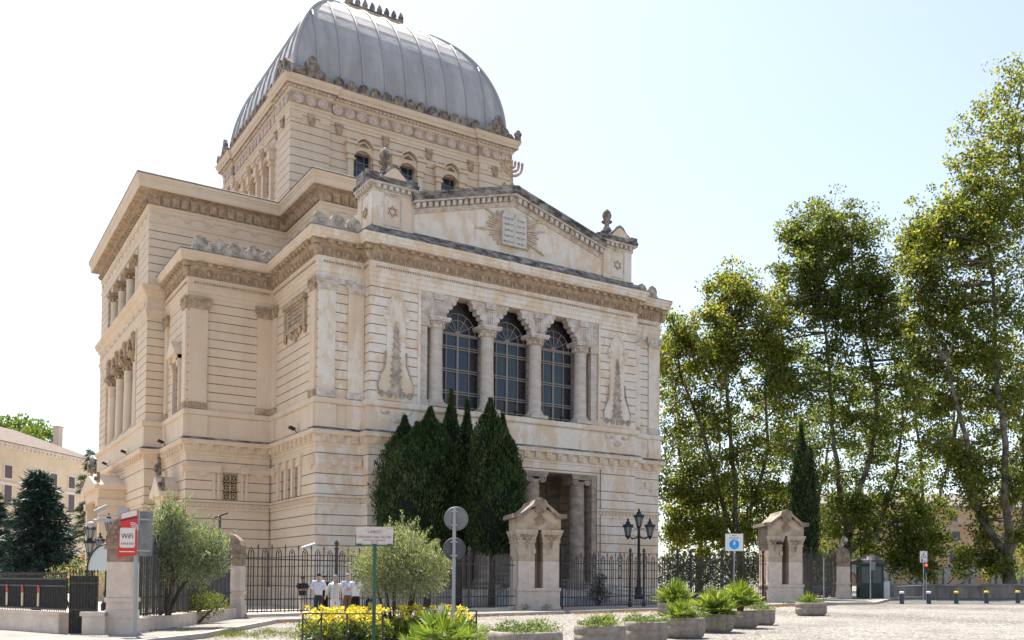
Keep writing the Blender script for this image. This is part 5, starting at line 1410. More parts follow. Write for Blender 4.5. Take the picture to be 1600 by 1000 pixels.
for k in range(6):
    x = L_-1.5-.95*k
    mb = MB()
    mb.mi = 1; mb.box(x-.045, x+.045, -.075, -.05, .86, 1.40); mb.mi = 0; mb.box(x-.045, x+.045, -.078, -.052, 1.25, 1.48)
    mb.build('warning_strip', REDW, root)
gt = empty('side_gate', Wn+Vector((-.28, .82, 0)), math.atan2(-.55, .6), 'narrow dark screened gate beside the nearest stone pier', 'gate')
mb = MB(); mb.box(0, .85, -.02, .02, .1, 1.75); mb.build('screen', MESH, gt)
mb = MB()
for i in range(10): x = .85*i/9; mb.tube([(x, -.03, .06), (x, -.03, 1.85)], .013, 4); mb.lathe([(.01, 0), (.03, .04), (.008, .1)], (x, -.03, 1.83), 5)
for z in (.12, .8, 1.55): mb.bar((0, -.03, z), (.85, -.03, z), .04, .05)
mb.build('bars', IRON, gt)
mb = MB(Matrix.Translation((P1.x-.58, P1.y+.28, 0)) @ Matrix.Rotation(R(-28), 4, 'Z')); mb.box(-.35, .25, -.3, .3, 0, .72); mb.box(-.4, .25, -.34, .34, .64, .76)
o = mb.build('stone_stub', MARB, None, False, (P1.x-.58, P1.y+.28, 0)); tag(o, 'low marble stub wall butting the left side of the nearest pier', 'low wall')

# ------------------------------------------------------------------ lamps, signs, poles
def lantern(mb_metal, mb_glass, x, y, z, s_=1.0):
    c = (x, y, z)
    mb_glass.lathe([(.10*s_, 0), (.19*s_, .42*s_)], c, 6)
    mb_metal.lathe([(.03*s_, -.16*s_), (.07*s_, -.08*s_), (.12*s_, -.02*s_), (.115*s_, .015*s_)], c, 8)
    for k in range(6):
        a_ = k*PI/3; mb_metal.bar((x+.105*s_*math.cos(a_), y+.105*s_*math.sin(a_), z), (x+.2*s_*math.cos(a_), y+.2*s_*math.sin(a_), z+.43*s_), .02*s_)
    mb_metal.lathe([(.25*s_, .42*s_), (.25*s_, .46*s_), (.17*s_, .55*s_), (.10*s_, .6*s_), (.11*s_, .66*s_), (.04*s_, .7*s_), (.06*s_, .76*s_), (.01, .86*s_)], c, 8)
    for k in range(6): a_ = k*PI/3; mb_metal.ball((x+.23*s_*math.cos(a_), y+.23*s_*math.sin(a_), z+.5*s_), .03*s_, .03*s_, .07*s_, 5, 3)
LGL = mat('lamp_glass', (.22, .23, .22), .2, 0, .5)
def street_lamp(p, H, heads, label, s_=1.0, base=True, rz=0):
    root = empty('street_lamp', p, rz, label, 'street lamp'); mb = MB()
    pr = [(.28, 0), (.28, .25), (.2, .32), (.22, .7), (.13, .85), (.1, 1.0), (.15, 1.1), (.10, 1.25), (.085, H-1.9), (.13, H-1.8), (.09, H-1.7), (.07, H-.95), (.08, H-.9), (.04, H-.8)]
    mb.lathe(pr, n=12); mb.build('post', IRONB, root, True)
    mb = MB()
    for x, dz_ in heads:
        if abs(x) > .01:
            sg = 1 if x > 0 else -1
            mb.tube([(0, 0, H-1.75), (sg*.15, 0, H-1.9), (x*.6, 0, H-1.95), (x, 0, H-1.75), (x, 0, H+dz_-1.0)], .045, 6)
            mb.tube([(0, 0, H-1.45), (sg*.2, 0, H-1.35), (x*.7, 0, H-1.5), (x*.8, 0, H-1.8)], .02, 5)
            mb.ball((x*.6, 0, H-1.95), .06); mb.ball((x, 0, H-1.75), .06)
    mb.build('arms', IRONB, root, True)
    for x, dz_ in heads:
        m1 = MB(); m2 = MB(); lantern(m1, m2, x, 0, H-.86*s_+dz_, s_)
        h = m1.build('lantern', IRONB, root); g = m2.build('lamp_glass', LGL, root); g.parent = h
    return root
LP = foot(998, 61)
street_lamp((LP.x, LP.y, .55), 6.3-.5, [(0, 0), (-.70, -.62), (.70, -.62)], 'black street lamp with three lanterns behind the wide gate', 1.35, rz=R(-35))
mb = MB(Matrix.Translation((LP.x, LP.y, 0)) @ Matrix.Rotation(R(-35), 4, 'Z'))
mb.box(-.6, .6, -.6, .6, 0, .45); mb.box(-.66, .66, -.66, .66, .45, .55); o = mb.build('lamp_pedestal', TRAV, None, False, (LP.x, LP.y, 0)); tag(o, 'square stone pedestal under the three-lantern street lamp', 'pedestal')
p = foot(139, 43); street_lamp(p, 4.3, [(0, 0), (0.001, -.62)], 'slim black lamp post with stacked lanterns behind the screened fence', 1.0)
p = foot(168, 36); street_lamp(p, 4.15, [(0, 0), (-.28, -.75), (.28, -.75)], 'black multi-lantern lamp just left of the nearest pier cap', .75)
# LED post
p = foot(342, 42.5); root = empty('camera_post', p, R(-20), 'thin grey post with a flat lamp head left of the carved pier', 'lamp post')
mb = MB(); mb.tube([(0, 0, 0), (0, 0, 4.3)], .055, 8); mb.build('post', IRON, root)
mb = MB(); mb.tube([(0, 0, 4.25), (.02, -.05, 4.45)], .04, 6); mb.obox((.08, -.1, 4.52), (.26, 0, .10), (0, .16, .03), (-.01, 0, .03)); mb.build('lamp_head', IRONB, root)
# security cameras on top of the first pier
CAMW = mat('camera_white', (.42, .41, .40), .4)
root = empty('security_camera', (P1.x-.15, P1.y+.3, 3.4), R(-28), 'white security cameras clustered on the cap of the nearest pier', 'camera')
mb = MB(); mb.tube([(.1, 0, 0), (.1, 0, .25)], .03, 6); mb.bar((-.55, -.05, .05), (.15, -.05, .05), .05); mb.build('bracket', CAMW, root)
mb = MB(); mb.tube([(-.58, -.15, .14), (-.28, -.05, .32)], .06, 8); mb.build('camera_body', CAMW, root)
mb = MB(); mb.tube([(-.62, -.1, -.10), (-.1, -.05, -.08)], .05, 8); mb.ball((-.7, -.1, -.2), .11, .11, .09); mb.build('camera_body', CAMW, root)
mb = MB(); mb.box(.02, .3, -.15, .05, .05, .28); mb.build('camera_body', CAMW, root)
root = empty('security_camera', (P3.x, P3.y, gz(P3.x)+3.9), 0, 'white dome camera standing on the small pier by the guard booth', 'camera')
mb = MB(); mb.tube([(0, 0, 0), (0, 0, .5), (.1, -.1, .75), (.22, -.2, .7)], .05, 6); mb.build('bracket', CAMW, root)
mb = MB(); mb.ball((.22, -.2, .52), .17, .17, .18); mb.box(-.3, -.1, -.3, -.1, .1, .3); mb.build('camera_body', CAMW, root)
root = empty('security_camera', (K2.x-.9, K2.y-1.0, gz(K2.x)+3.95), R(-30), 'small black camera fixed to the left shoulder of the farther kiosk', 'camera')
mb = MB(); mb.tube([(-.4, -.3, 0), (0, 0, 0)], .09, 7); mb.build('camera_body', IRONB, root)
root = empty('security_camera', foot(497, 41.9)+Vector((0, .2, 3.1)), 0, 'long white camera mounted on the fence post above the people', 'camera')
mb = MB(); mb.tube([(-.75, -.2, -.08), (-.1, 0, .12)], .08, 8); mb.build('camera_body', CAMW, root)
# arched glass canopy
p = foot(166, 34); root = empty('arched_canopy', p, R(-15), 'small arched translucent canopy behind the screened gate', 'canopy')
mb = MB(); av = [(.62*math.cos(t), 1.95+.95*math.sin(t)) for t in [PI*i/12 for i in range(13)]]
mb.tube([(x, 0, z) for x, z in av], .03, 5); mb.tube([(x, 1.4, z) for x, z in av], .03, 5); mb.tube([(0, 0, 2.9), (0, 1.4, 2.9)], .03, 5)
for sx in (-.62, .62):
    for y in (0, 1.4): mb.tube([(sx, y, 0), (sx, y, 1.95)], .03, 5)
mb.build('canopy_frame', IRONB, root)
CANM = mat('frosted_plastic', (.62, .66, .62), .3)
mb = MB()
for i in range(12): (x0, z0), (x1, z1) = av[i], av[i+1]; mb.add([(x0, 0, z0), (x1, 0, z1), (x1, 1.4, z1), (x0, 1.4, z0)], [(0, 1, 2, 3)])
mb.prism(av, .02, .04); mb.build('canopy_shell', CANM, root)

POLE = mat('grey_pole', (.33, .34, .34), .45, .5); POLG = mat('green_pole', (.05, .11, .075), .5)
RED = mat('sign_red', (.62, .045, .03), .45); WHP = mat('sign_white', (.75, .73, .70), .5); NAVY = mat('sign_navy', (.03, .03, .12), .5); SIGB = speck('sign_back', (.16, .155, .15), (.28, .27, .26), 2, rough=.5, metal=.3)
# red WIFI sign
p = foot(212, 26); root = empty('information_sign', p, 0, 'red WIFI sign on a grey pole in front of the nearest pier', 'sign')
mb = MB(); mb.tube([(0, 0, 0), (0, 0, 3.55)], .055, 10); mb.build('pole', POLE, root)
TS = Matrix.Translation((-.02, -.06, 0)) @ Matrix.Rotation(R(-72), 4, 'Z')      # sign runs towards the street, seen at an angle
TS = Matrix.Translation((0, -.07, 0)) @ Matrix.Rotation(R(-34), 4, 'Z')
zt, zb_ = 3.52, 2.30
mb = MB(TS); mb.add([(-.52, 0, zb_-.05), (.0, 0, zb_+.02), (.0, 0, zt+.06), (-.44, 0, zt-.07), (-.52, .02, zb_-.05), (.0, .02, zb_+.02), (.0, .02, zt+.06), (-.44, .02, zt-.07)], [(0, 1, 2, 3), (7, 6, 5, 4), (0, 4, 5, 1), (1, 5, 6, 2), (2, 6, 7, 3), (3, 7, 4, 0)])
S1 = mb.build('sign_panel', RED, root)
def rr(x0, x1, z0, z1, r_, y0=-.004, y1=-.001):
    pts = []
    for cx, cz, a0 in ((x1-r_, z0+r_, -90), (x1-r_, z1-r_, 0), (x0+r_, z1-r_, 90), (x0+r_, z0+r_, 180)):
        pts += [(cx+r_*math.cos(R(a0+30*i)), cz+r_*math.sin(R(a0+30*i))) for i in range(4)]
    return pts
mb = MB(TS); mb.prism(rr(-.46, -.05, 2.52, 3.06, .05), -.008, -.002); mb.prism([(-.44, zt-.22), (-.01, zt-.12), (-.01, zt+.04), (-.42, zt-.08)], -.007, -.002)
b = mb.build('sign_field', mat('sign_cream', (.72, .64, .56), .5), root); b.parent = S1
mb = MB(TS); mb.prism([(-.455, zt-.285), (-.005, zt-.185), (-.005, zt-.155), (-.455, zt-.255)], -.008, -.003); b = mb.build('sign_stripe', NAVY, root); b.parent = S1
WT = TS @ Matrix.Translation((0, 0, 0))
text_mesh('WiFi', .20, WT @ Matrix.Translation((-.255, -.012, 2.83)), 'sign_lettering', NAVY, S1, ext=.002, xs=.85)
text_mesh('ROMA', .085, WT @ Matrix.Translation((-.255, -.012, 2.63)), 'sign_lettering', mat('sign_grey', (.25, .2, .2), .5), S1, ext=.002) if False else None
mb = MB(TS)
for r_ in (.05, .10, .15): mb.tube([(-.13+r_*math.cos(R(a_)), -.012, 3.05+r_*math.sin(R(a_))) for a_ in range(-20, 111, 13)], .012, 4)
b = mb.build('wireless_mark', WHP, root); b.parent = S1
mb = MB(TS)
for k in range(7): mb.box(-.42+.052*k, -.42+.052*k+.035, -.010, -.004, 2.60, 2.66)
b = mb.build('small_print', mat('sign_grey', (.32, .25, .25), .5), root); b.parent = S1
mb = MB(TS); mb.box(-.46, -.06, -.008, -.002, 2.40, 2.425); b = mb.build('small_print', WHP, root); b.parent = S1
TS2 = Matrix.Translation((.05, -.05, 0)) @ Matrix.Rotation(R(12), 4, 'Z')
mb = MB(TS2); mb.box(.02, .37, 0, .03, zb_, zt); mb.build('sign_back', SIGB, root)
mb = MB(TS2); mb.box(-.05, .3, -.04, 0, zb_+.12, zb_+.17); mb.box(-.05, .3, -.04, 0, zt-.25, zt-.2); mb.build('bracket', POLE, root)
# street name plate
p = foot(585, 24.2); root = empty('street_name_sign', p, R(-30), 'stone street name plate reading LARGO on a green pole', 'street sign')
mb = MB(); mb.tube([(0, 0, 0), (0, 0, 2.6)], .045, 8); mb.build('pole', POLG, root)
PLT = speck('plate_marble', (.62, .52, .46), (.70, .60, .54), 4, bs=.05)
mb = MB(); mb.box(-.46, .46, -.05, 0, 2.57, 3.03); pl_ = mb.build('name_plate', PLT, root)
mb = MB(); mb.box(-.47, .47, -.07, .03, 2.545, 2.575); mb.bar((-.47, .0, 2.56), (-.47, 0, 2.85), .03); mb.bar((.47, .0, 2.56), (.47, 0, 2.85), .03)
for x in (-.38, 0, .38): mb.box(x-.06, x+.06, -.065, -.045, 2.56, 2.60)
mb.build('plate_frame', POLG, root)
TT = Matrix.Translation((0, -.052, 0)); LET = mat('plate_letters', (.12, .10, .10), .7)
text_mesh('LARGO', .105, TT @ Matrix.Translation((0, 0, 2.90)), 'plate_lettering', LET, pl_, ext=.001)
text_mesh("STEFANO GAJ TACHE'", .085, TT @ Matrix.Translation((0, 0, 2.765)), 'plate_lettering', LET, pl_, ext=.001)
text_mesh('VITTIMA DEL TERRORISMO', .045, TT @ Matrix.Translation((0, 0, 2.685)), 'plate_lettering', LET, pl_, ext=.001)
text_mesh('1980 - 1982', .04, TT @ Matrix.Translation((0, 0, 2.635)), 'plate_lettering', LET, pl_, ext=.001)
text_mesh('R. XI', .04, TT @ Matrix.Translation((.36, 0, 2.99)), 'plate_lettering', LET, pl_, ext=.001)
# two round signs seen from behind
p = foot(709, 25.2); root = empty('traffic_sign', p, R(-34), 'pole with two round traffic signs seen from behind', 'traffic sign')
mb = MB(); mb.tube([(0, 0, 0), (0, 0, 3.6)], .045, 10); mb.build('pole', POLE, root)
for z, m_, r_ in ((3.32, SIGB, .32), (2.52, speck('sign_back_dark', (.07, .07, .07), (.12, .12, .12), 2, rough=.5), .30)):
    mb = MB(Matrix.Translation((.04 if z > 3 else .0, .07, z)) @ Matrix.Rotation(R(14), 4, 'Z') @ Matrix.Rotation(PI/2, 4, 'X'))
    mb.lathe([(r_, -.012), (r_, .012), (r_-.02, .03), (r_-.025, .008)], n=32); d_ = mb.build('sign_disc', m_, root)
    mb = MB(Matrix.Translation((0, 0, z)))
    for q in (-.18, .18): mb.box(-.09, .09, -.055, .06, q-.02, q+.02)
    b = mb.build('bracket', POLE, root); b.parent = d_
# pedestrian sign
def stand(px, depth, name, label, cat, H, m=POLE, r_=.04, rz=-35):
    p = foot(px, depth); root = empty(name, p, R(rz), label, cat); mb = MB(); mb.tube([(0, 0, 0), (0, 0, H)], r_, 8); mb.build('pole', m, root); return root
D_ = 58; root = stand(1147, D_, 'pedestrian_sign', 'white square sign with a walking figure in a blue circle before the gate', 'traffic sign', 4.4)
zt = 1.75+.0+(908-839)/CF*D_; zb_ = 1.75+(908-866)/CF*D_
mb = MB(); mb.box(-.54, .54, -.06, -.04, zb_, zt); s1 = mb.build('sign_panel', WHP, root)
BLU = mat('sign_blue', (.0, .33, .80), .4)
zc = zb_+.40
mb = MB(Matrix.Translation((0, -.064, zc)) @ Matrix.Rotation(PI/2, 4, 'X')); mb.lathe([(.30, -.003), (.30, .003)], n=28); b = mb.build('blue_disc', BLU, root); b.parent = s1
mb = MB(); y = -.07
mb.ball((0.02, y, zc+.18), .045, .006, .045); mb.prism([(-.07, zc-.02), (.06, zc-.02), (.05, zc+.13), (-.04, zc+.13)], y-.003, y)
mb.bar((-.02, y, zc), (-.11, y, zc-.2), .055, .01); mb.bar((.02, y, zc), (.11, y, zc-.2), .055, .01); mb.bar((-.03, y, zc+.11), (-.11, y, zc+.02), .035, .01); mb.bar((.04, y, zc+.11), (.11, y, zc+.01), .035, .01)
b = mb.build('walking_figure', WHP, root); b.parent = s1
text_mesh('AREA', .13, Matrix.Translation((0, -.064, zt-.12)), 'sign_lettering', LET, s1, ext=.001)
text_mesh('PEDONALE', .12, Matrix.Translation((0, -.064, zt-.27)), 'sign_lettering', LET, s1, ext=.001)
# guard booth
KB = ground(1363, 938)+Vector((.6, .7, 0)); GRN = speck('booth_green', (.010, .022, .022), (.02, .036, .034), 3, rough=.45, bs=.1, spec=.4)
root = empty('guard_booth', KB, R(-42), 'dark green guard booth with a domed roof beside the plane trees', 'booth')
w = .85; mb = MB(); mb.box(-w, w, -w, w, .1, 1.25); mb.box(-w-.05, w+.05, -w-.05, w+.05, 0, .12)
for x in (-w+.07, 0, w-.07):
    for y in (-w+.07, w-.07): mb.box(x-.07, x+.07, y-.07, y+.07, 1.25, 2.45)
for x in (-w+.07, w-.07): mb.box(x-.06, x+.06, -.07, .07, 1.25, 2.45)
mb.box(-w, w, -w, w, 2.45, 2.62); mb.build('booth_body', GRN, root)
mb = MB()
for x in (-.42, .42): mb.box(x-.3, x+.3, -w-.01, -w+.0, .3, 1.1)
mb.build('booth_panel', GRN, root)
GLB2 = mat('booth_glass', (.05, .07, .07), .08, 0, .6)
mb = MB(); mb.box(-w+.1, w-.1, -w+.05, -w+.06, 1.25, 2.45); mb.box(-w+.05, -w+.06, -w+.1, w-.1, 1.25, 2.45); mb.build('booth_glass', GLB2, root)
mb = MB(); mb.box(-w-.28, w+.28, -w-.28, w+.28, 2.62, 2.72); mb.lathe([(w+.2, 2.72), (w+.08, 2.95), (w-.2, 3.2), (w-.55, 3.36), (.1, 3.42)], n=20); mb.build('booth_roof', IRON, root, False)
o = MB(Matrix.Translation(KB+Vector((.75, -.75, 0))) @ Matrix.Rotation(R(-42), 4, 'Z')); o.box(-.35, .35, -.04, .04, 0, 1.35); o.box(-.38, .38, -.06, .06, 1.35, 1.4)
o = o.build('white_panel', WHP, None, False, KB+Vector((.75, -.75, 0))); tag(o, 'white upright board standing at the right corner of the guard booth', 'board')
root = stand(1360, 66.5, 'leaning_pole', 'bare grey pole standing in front of the guard booth', 'pole', 3.2, rz=0)
mb = MB(); mb.box(.05, .5, -.03, .0, 2.2, 2.75); mb.build('small_plate', SIGB, root)
root = stand(1287, 60, 'thin_pole', 'thin grey pole in front of the short right railing', 'pole', 3.0)
root = stand(1345, 84, 'tall_flagpole', 'tall thin dark pole rising behind the guard booth', 'pole', 9.8, IRONB, .07)
# warning sign and traffic light
root = stand(1443, 69, 'warning_sign', 'white warning sign with a red triangle on a thin pole before the parapet', 'traffic sign', 3.2)
zt = 1.75+(908-870)/CF*69; zb_ = 1.75+(908-886)/CF*69
mb = MB(); mb.box(-.26, .26, -.06, -.04, zb_-.02, zt+.05); s1 = mb.build('sign_panel', WHP, root)
mb = MB(); mb.tube([(-.17, -.065, zt-.36), (.17, -.065, zt-.36), (0, -.065, zt-.06)], .022, 4, closed=True); mb.box(-.03, .03, -.066, -.06, zt-.3, zt-.17); b = mb.build('warning_triangle', RED, root); b.parent = s1
mb = MB(); mb.box(-.2, .2, -.064, -.06, zt-.44, zt-.41); mb.box(-.16, -.06, -.064, -.06, zb_+.02, zb_+.22); mb.box(.0, .18, -.064, -.06, zb_+.05, zb_+.08); b = mb.build('sign_marks', NAVY, root); b.parent = s1
p = foot(1447, 69.6)
root = empty('traffic_light', p, R(-40), 'small traffic light glowing red beside the parapet', 'traffic light')
mb = MB(); mb.tube([(0, 0, 0), (0, 0, 2.2)], .04, 8); mb.build('pole', POLE, root)
mb = MB(); mb.box(-.14, .14, -.05, .12, 2.0, 2.75); mb.build('light_housing', IRONB, root)
em = mat('red_light', (.9, .05, .02)); bs_ = em.node_tree.nodes['Principled BSDF']; bs_.inputs['Emission Color'].default_value = (1, .06, .02, 1); bs_.inputs['Emission Strength'].default_value = 1.6
mb = MB(); mb.ball((0, -.06, 2.55), .10, .05, .10, 12, 6); mb.build('red_lens', em, root, True)
# bollards
BOL = mat('bollard_steel', (.06, .075, .09), .4, .4); YW = mat('yellow_cap', (.75, .55, .02), .5); WHC = mat('white_cap', (.7, .72, .75), .4)
bl = ['leftmost bollard, white-topped, nearest the guard booth', 'second white-topped bollard, below the small traffic light', 'yellow-topped bollard nearest the traffic light', 'middle one of the three yellow-topped bollards', 'yellow-topped bollard at the right edge in front of the thick plane trunk']
for i, (px, dep) in enumerate(((1409, 61.3), (1451, 61.2), (1494, 61.2), (1541, 61.6), (1590, 61.6))):
    p = foot(px, dep); root = empty('bollard', p, 0, bl[i], 'bollard', 'bollards closing the road')
    mb = MB(); mb.lathe([(.16, 0), (.16, .03), (.14, .04), (.14, .68)], n=18); mb.build('post', BOL, root, False)
    mb = MB(); mb.lathe([(.143, .68), (.145, .72), (.145, .79), (.11, .82), (.02, .825)], n=18); mb.build('cap', WHC if i < 2 else YW, root, False)
# long parapet
def wall_thing(name, A, B, h, t, label, cat, m, m2):
    A, B = Vector(A), Vector(B); d = B-A; rz = math.atan2(d.y, d.x); L_ = math.hypot(d.x, d.y); root = empty(name, A, rz, label, cat); dz_ = B.z-A.z
    def bx(mb, y0, y1, z0, z1): mb.add([(0, y0, z0), (L_, y0, z0+dz_), (L_, y1, z0+dz_), (0, y1, z0), (0, y0, z1), (L_, y0, z1+dz_), (L_, y1, z1+dz_), (0, y1, z1)], [(0,3,2,1),(4,5,6,7),(0,1,5,4),(1,2,6,5),(2,3,7,6),(3,0,4,7)])
    mb = MB(); bx(mb, -t/2, t/2, -.1, h-.14); mb.build('wall', m, root); mb = MB(); bx(mb, -t/2-.06, t/2+.06, h-.14, h); mb.build('coping', m2, root)
a = ground(1384, 935); b = ground(1640, 934); a = a+(a-b)*.12
wall_thing('parapet', a, b, 1.1, .5, 'long low stone parapet behind the bollards', 'parapet', speck('parapet_stone', (.16, .13, .10), (.36, .30, .24), 1.2, bs=.5, stretch=(1, 1, .3)), speck('parapet_coping', (.22, .19, .16), (.38, .34, .29), 1))
a = ground(1330, 936)+Vector((1.2, 1.2, 0)); 
# tubular barrier
a = ground(1398, 938); b = ground(1442, 938); d = b-a
root = empty('barrier', a, math.atan2(d.y, d.x), 'low grey tubular barrier between the guard booth and the warning sign', 'barrier'); L_ = d.length
mb = MB(); mb.tube([(0, 0, 0), (0, 0, 1.0), (L_, 0, 1.1), (L_, 0, 0)], .025, 6); mb.tube([(0, 0, .25), (L_, 0, .25)], .02, 6); mb.build('barrier_frame', POLE, root)
mb = MB()
for k in range(1, 14): mb.tube([(L_*k/14, 0, .25), (L_*k/14, 0, 1.05)], .012, 4)
mb.build('barrier_bars', POLE, root)
# parked car glimpsed through the railing
p = foot(1296, 74); root = empty('parked_car', p, R(20), 'grey car partly hidden behind the short right railing', 'car')
BODY = mat('car_paint', (.12, .14, .16), .25, .6, .5)
mb = MB(); pr = [(-2.0, .3), (2.0, .3), (2.05, .7), (1.9, .9), (1.1, 1.0), (.6, 1.42), (-.9, 1.45), (-1.6, 1.0), (-2.0, .92), (-2.08, .6)]
mb.prism(pr, -.85, .85); o = mb.build('body', BODY, root); bv = o.modifiers.new('b', 'BEVEL'); bv.width = .08; bv.segments = 3
mb = MB(); mb.prism([(1.0, 1.0), (.58, 1.36), (-.85, 1.39), (-1.45, 1.0)], -.865, .865); mb.build('car_glass', GLB2, root)
for x in (-1.25, 1.25):
    for y in (-.8, .8):
        mb = MB(Matrix.Translation((x, y, .33)) @ Matrix.Rotation(PI/2, 4, 'X')); mb.lathe([(.2, -.1), (.33, -.1), (.33, .1), (.2, .1)], n=16); wq = mb.build('wheel', IRONB, root)
        mb = MB(Matrix.Translation((x, y, .33)) @ Matrix.Rotation(PI/2, 4, 'X')); mb.lathe([(.2, -.11), (.2, .11)], n=12); q = mb.build('rim', POLE, root); q.parent = wq
for y in (-.6, .6): mb = MB(); mb.ball((2.0, y, .72), .08, .18, .09); mb.build('headlight', WHP, root)
# ramp with rails before the portico
A = Vector((9.8, -4.6, 0)); B = Vector((21.5, -4.2, 0))
root = empty('access_ramp', A, 0, 'grey access ramp with steel handrails seen through the wide gate', 'ramp')
mb = MB(); mb.add([(0, -.7, 0), (11.7, -.7, 0), (11.7, .7, 0), (0, .7, 0), (0, -.7, 1.15), (11.7, -.7, .15), (11.7, .7, .15), (0, .7, 1.15)], [(0,3,2,1),(4,5,6,7),(0,1,5,4),(1,2,6,5),(2,3,7,6),(3,0,4,7)]); mb.build('ramp_slab', speck('ramp_concrete', (.3, .3, .3), (.45, .45, .45), 2), root)
for y in (-.66, .66):
    mb = MB()
    for h in (.45, .75, 1.0): mb.tube([(0, y, 1.15+h), (11.7, y, .15+h)], .022, 5)
    for k in range(9): x = 11.7*k/8; mb.tube([(x, y, 1.15-x/11.7), (x, y, 2.15-x/11.7)], .022, 5)
    mb.build('handrail', POLE, root)
# ------------------------------------------------------------------ planters
CONC = speck('planter_concrete', (.20, .165, .135), (.36, .31, .26), 6, bs=.7, lo=.3, hi=.7, rough=.95, bscale=60)
SOIL = mat('soil', (.06, .045, .03), 1)
PALMM = leafm('palm_blade', [(0, (.05, .09, .015)), (.5, (.11, .17, .025)), (.85, (.19, .25, .04)), (1, (.28, .26, .07))], .35)
HERB = leafm('herb_leaf', [(0, (.05, .085, .03)), (.6, (.13, .18, .06)), (1, (.25, .28, .13))], .3)
SHAG = speck('palm_fibre', (.05, .035, .02), (.16, .11, .06), 20, bs=1)
def rounded(w, d, r_, n=5):
    pts = []
    for cx, cy, a0 in ((w/2-r_, -d/2+r_, -90), (w/2-r_, d/2-r_, 0), (-w/2+r_, d/2-r_, 90), (-w/2+r_, -d/2+r_, 180)):
        pts += [(cx+r_*math.cos(R(a0+90*i/n)), cy+r_*math.sin(R(a0+90*i/n))) for i in range(n+1)]
    return pts
def planter(px, depth, w, h, rz, label):
    p = foot(px, depth); root = empty('planter', p, R(rz), label, 'planter', 'round-cornered concrete planters')
    mb = MB(); base = rounded(w, w*.9, w*.34); n = len(base)
    prof = [(.80, 0), (.84, .05*h), (.93, .10*h), (.985, .25*h), (1, .45*h), (1, .60*h), (.975, .615*h), (.975, .65*h), (1, .665*h), (1.0, .85*h), (.985, .95*h), (.95, h), (.88, h), (.86, .93*h)]
    vs = [(x*s_, y*s_, z) for s_, z in prof for x, y in base]; m_ = len(prof)
    fs = [(j*n+k, j*n+(k+1) % n, (j+1)*n+(k+1) % n, (j+1)*n+k) for j in range(m_-1) for k in range(n)]
    mb.add(vs, fs); mb.build('bowl', CONC, root, True)
    mb = MB(); mb.add([(x*.87, y*.87, .92*h) for x, y in base], [tuple(range(n))]); mb.build('soil', SOIL, root)
    return p, root
def fan_palm(p, r_, n, label, stump=0, name='fan_palm', m=None, cat='palm'):
    root = empty(name, p, 0, label, cat); Ps = []; Ds = []; Ls = []
    mb = MB()
    for i in range(n):
        a = 2.4*i+rnd.uniform(-.2, .2); el = R(88-92*(i/n)**.75+rnd.uniform(-8, 8)); L_ = r_*rnd.uniform(.22, .62)
        d = Vector((math.cos(a)*math.cos(el), math.sin(a)*math.cos(el), math.sin(el)))
        c = Vector((0, 0, stump))+d*L_; mb.tube([(0, 0, stump*.8), c], [.014, .007], 4)
        side = d.cross(Vector((0, 0, 1))); side.normalize(); upv = side.cross(d)
        for k in range(17):
            b_ = R(-100+200*k/16); dd = d*math.cos(b_)+side*math.sin(b_)+upv*.15+Vector((0, 0, -.12)); dd.normalize()
            Ps.append(c); Ds.append(dd); Ls.append(r_*.52*(1-.25*abs(b_)/1.75))
    mb.lathe([(.11, 0), (.13, .3*stump+.05), (.14, .8*stump+.05), (.04, stump+.12)], n=9); mb.build('stem', SHAG, root)
    leaves('fronds', np.array(Ps), np.array(Ds), np.array(Ls), r_*.045, m or PALMM, root)
    return root
def spiky(p, r_, n, label, name='spiky_plant', cat='plant', m=None):
    root = empty(name, p, 0, label, cat); D = unit(n); D[:, 2] = np.abs(D[:, 2])+.35; D /= np.linalg.norm(D, axis=1)[:, None]
    P = RNG.normal(size=(n, 3))*np.array([.12, .12, .02])*r_*2
    leaves('blades', P, D, RNG.uniform(.6, 1.1, n)*r_, r_*.07, m or PALMM, root)
    mb = MB(); mb.lathe([(.10, -.02), (.08, .06), (.02, .12)], n=8); mb.build('stem', SHAG, root); return root
def herb(p, w, d, h, n, label, m=None, name='herb_plant', rz=0, L_=.09):
    root = empty(name, p, rz, label, 'plant'); P = np.stack([RNG.uniform(-w/2, w/2, n), RNG.uniform(-d/2, d/2, n), np.zeros(n)], 1)
    hump = np.sin(P[:, 0]*9+p[0])*.3+np.sin(P[:, 1]*8)*.3+.7; P[:, 2] = RNG.random(n)*h*np.clip(hump, .25, 1.2)
    D = unit(n); D[:, 2] = np.abs(D[:, 2])*.8; D /= np.linalg.norm(D, axis=1)[:, None]
    leaves('foliage', P, D, RNG.uniform(.6, 1.3, n)*L_, .028, m or HERB, root)
    mb = MB()
    for k in range(8): x, y = rnd.uniform(-w/3, w/3), rnd.uniform(-d/3, d/3); mb.tube([(x, y, -.03), (x+rnd.uniform(-.08, .08), y, h*.8)], .008, 4)
    mb.build('stems', SHAG, root); return root
H_ = .62
PL = [(822, 20.5, 1.5, 0, 'widest concrete planter, cut by the bottom edge of the photo'), (938, 23.6, 1.22, -10, 'concrete planter with bright spiky tuft, next to the widest one'),
      (1009, 25.8, 1.12, -20, 'paler concrete planter with trailing herbs and no palm'), (1069, 28.8, 1.2, -25, 'fourth planter from the left, with a small fan palm'),
      (1119, 32.2, 1.1, -25, 'planter with the broad fan palm, fifth along the row'), (1160, 35.2, 1.1, -25, 'planter carrying the tallest shaggy palm'),
      (1189, 37.8, 1.05, -25, 'last planter of the row, topped by low grey herbs'), (1048, 46.5, 1.25, -10, 'planter farther back near the gate, half hidden by the palm row'),
      (1267, 45.8, 1.42, -30, 'planter standing alone in front of the farther kiosk')]
pls = []
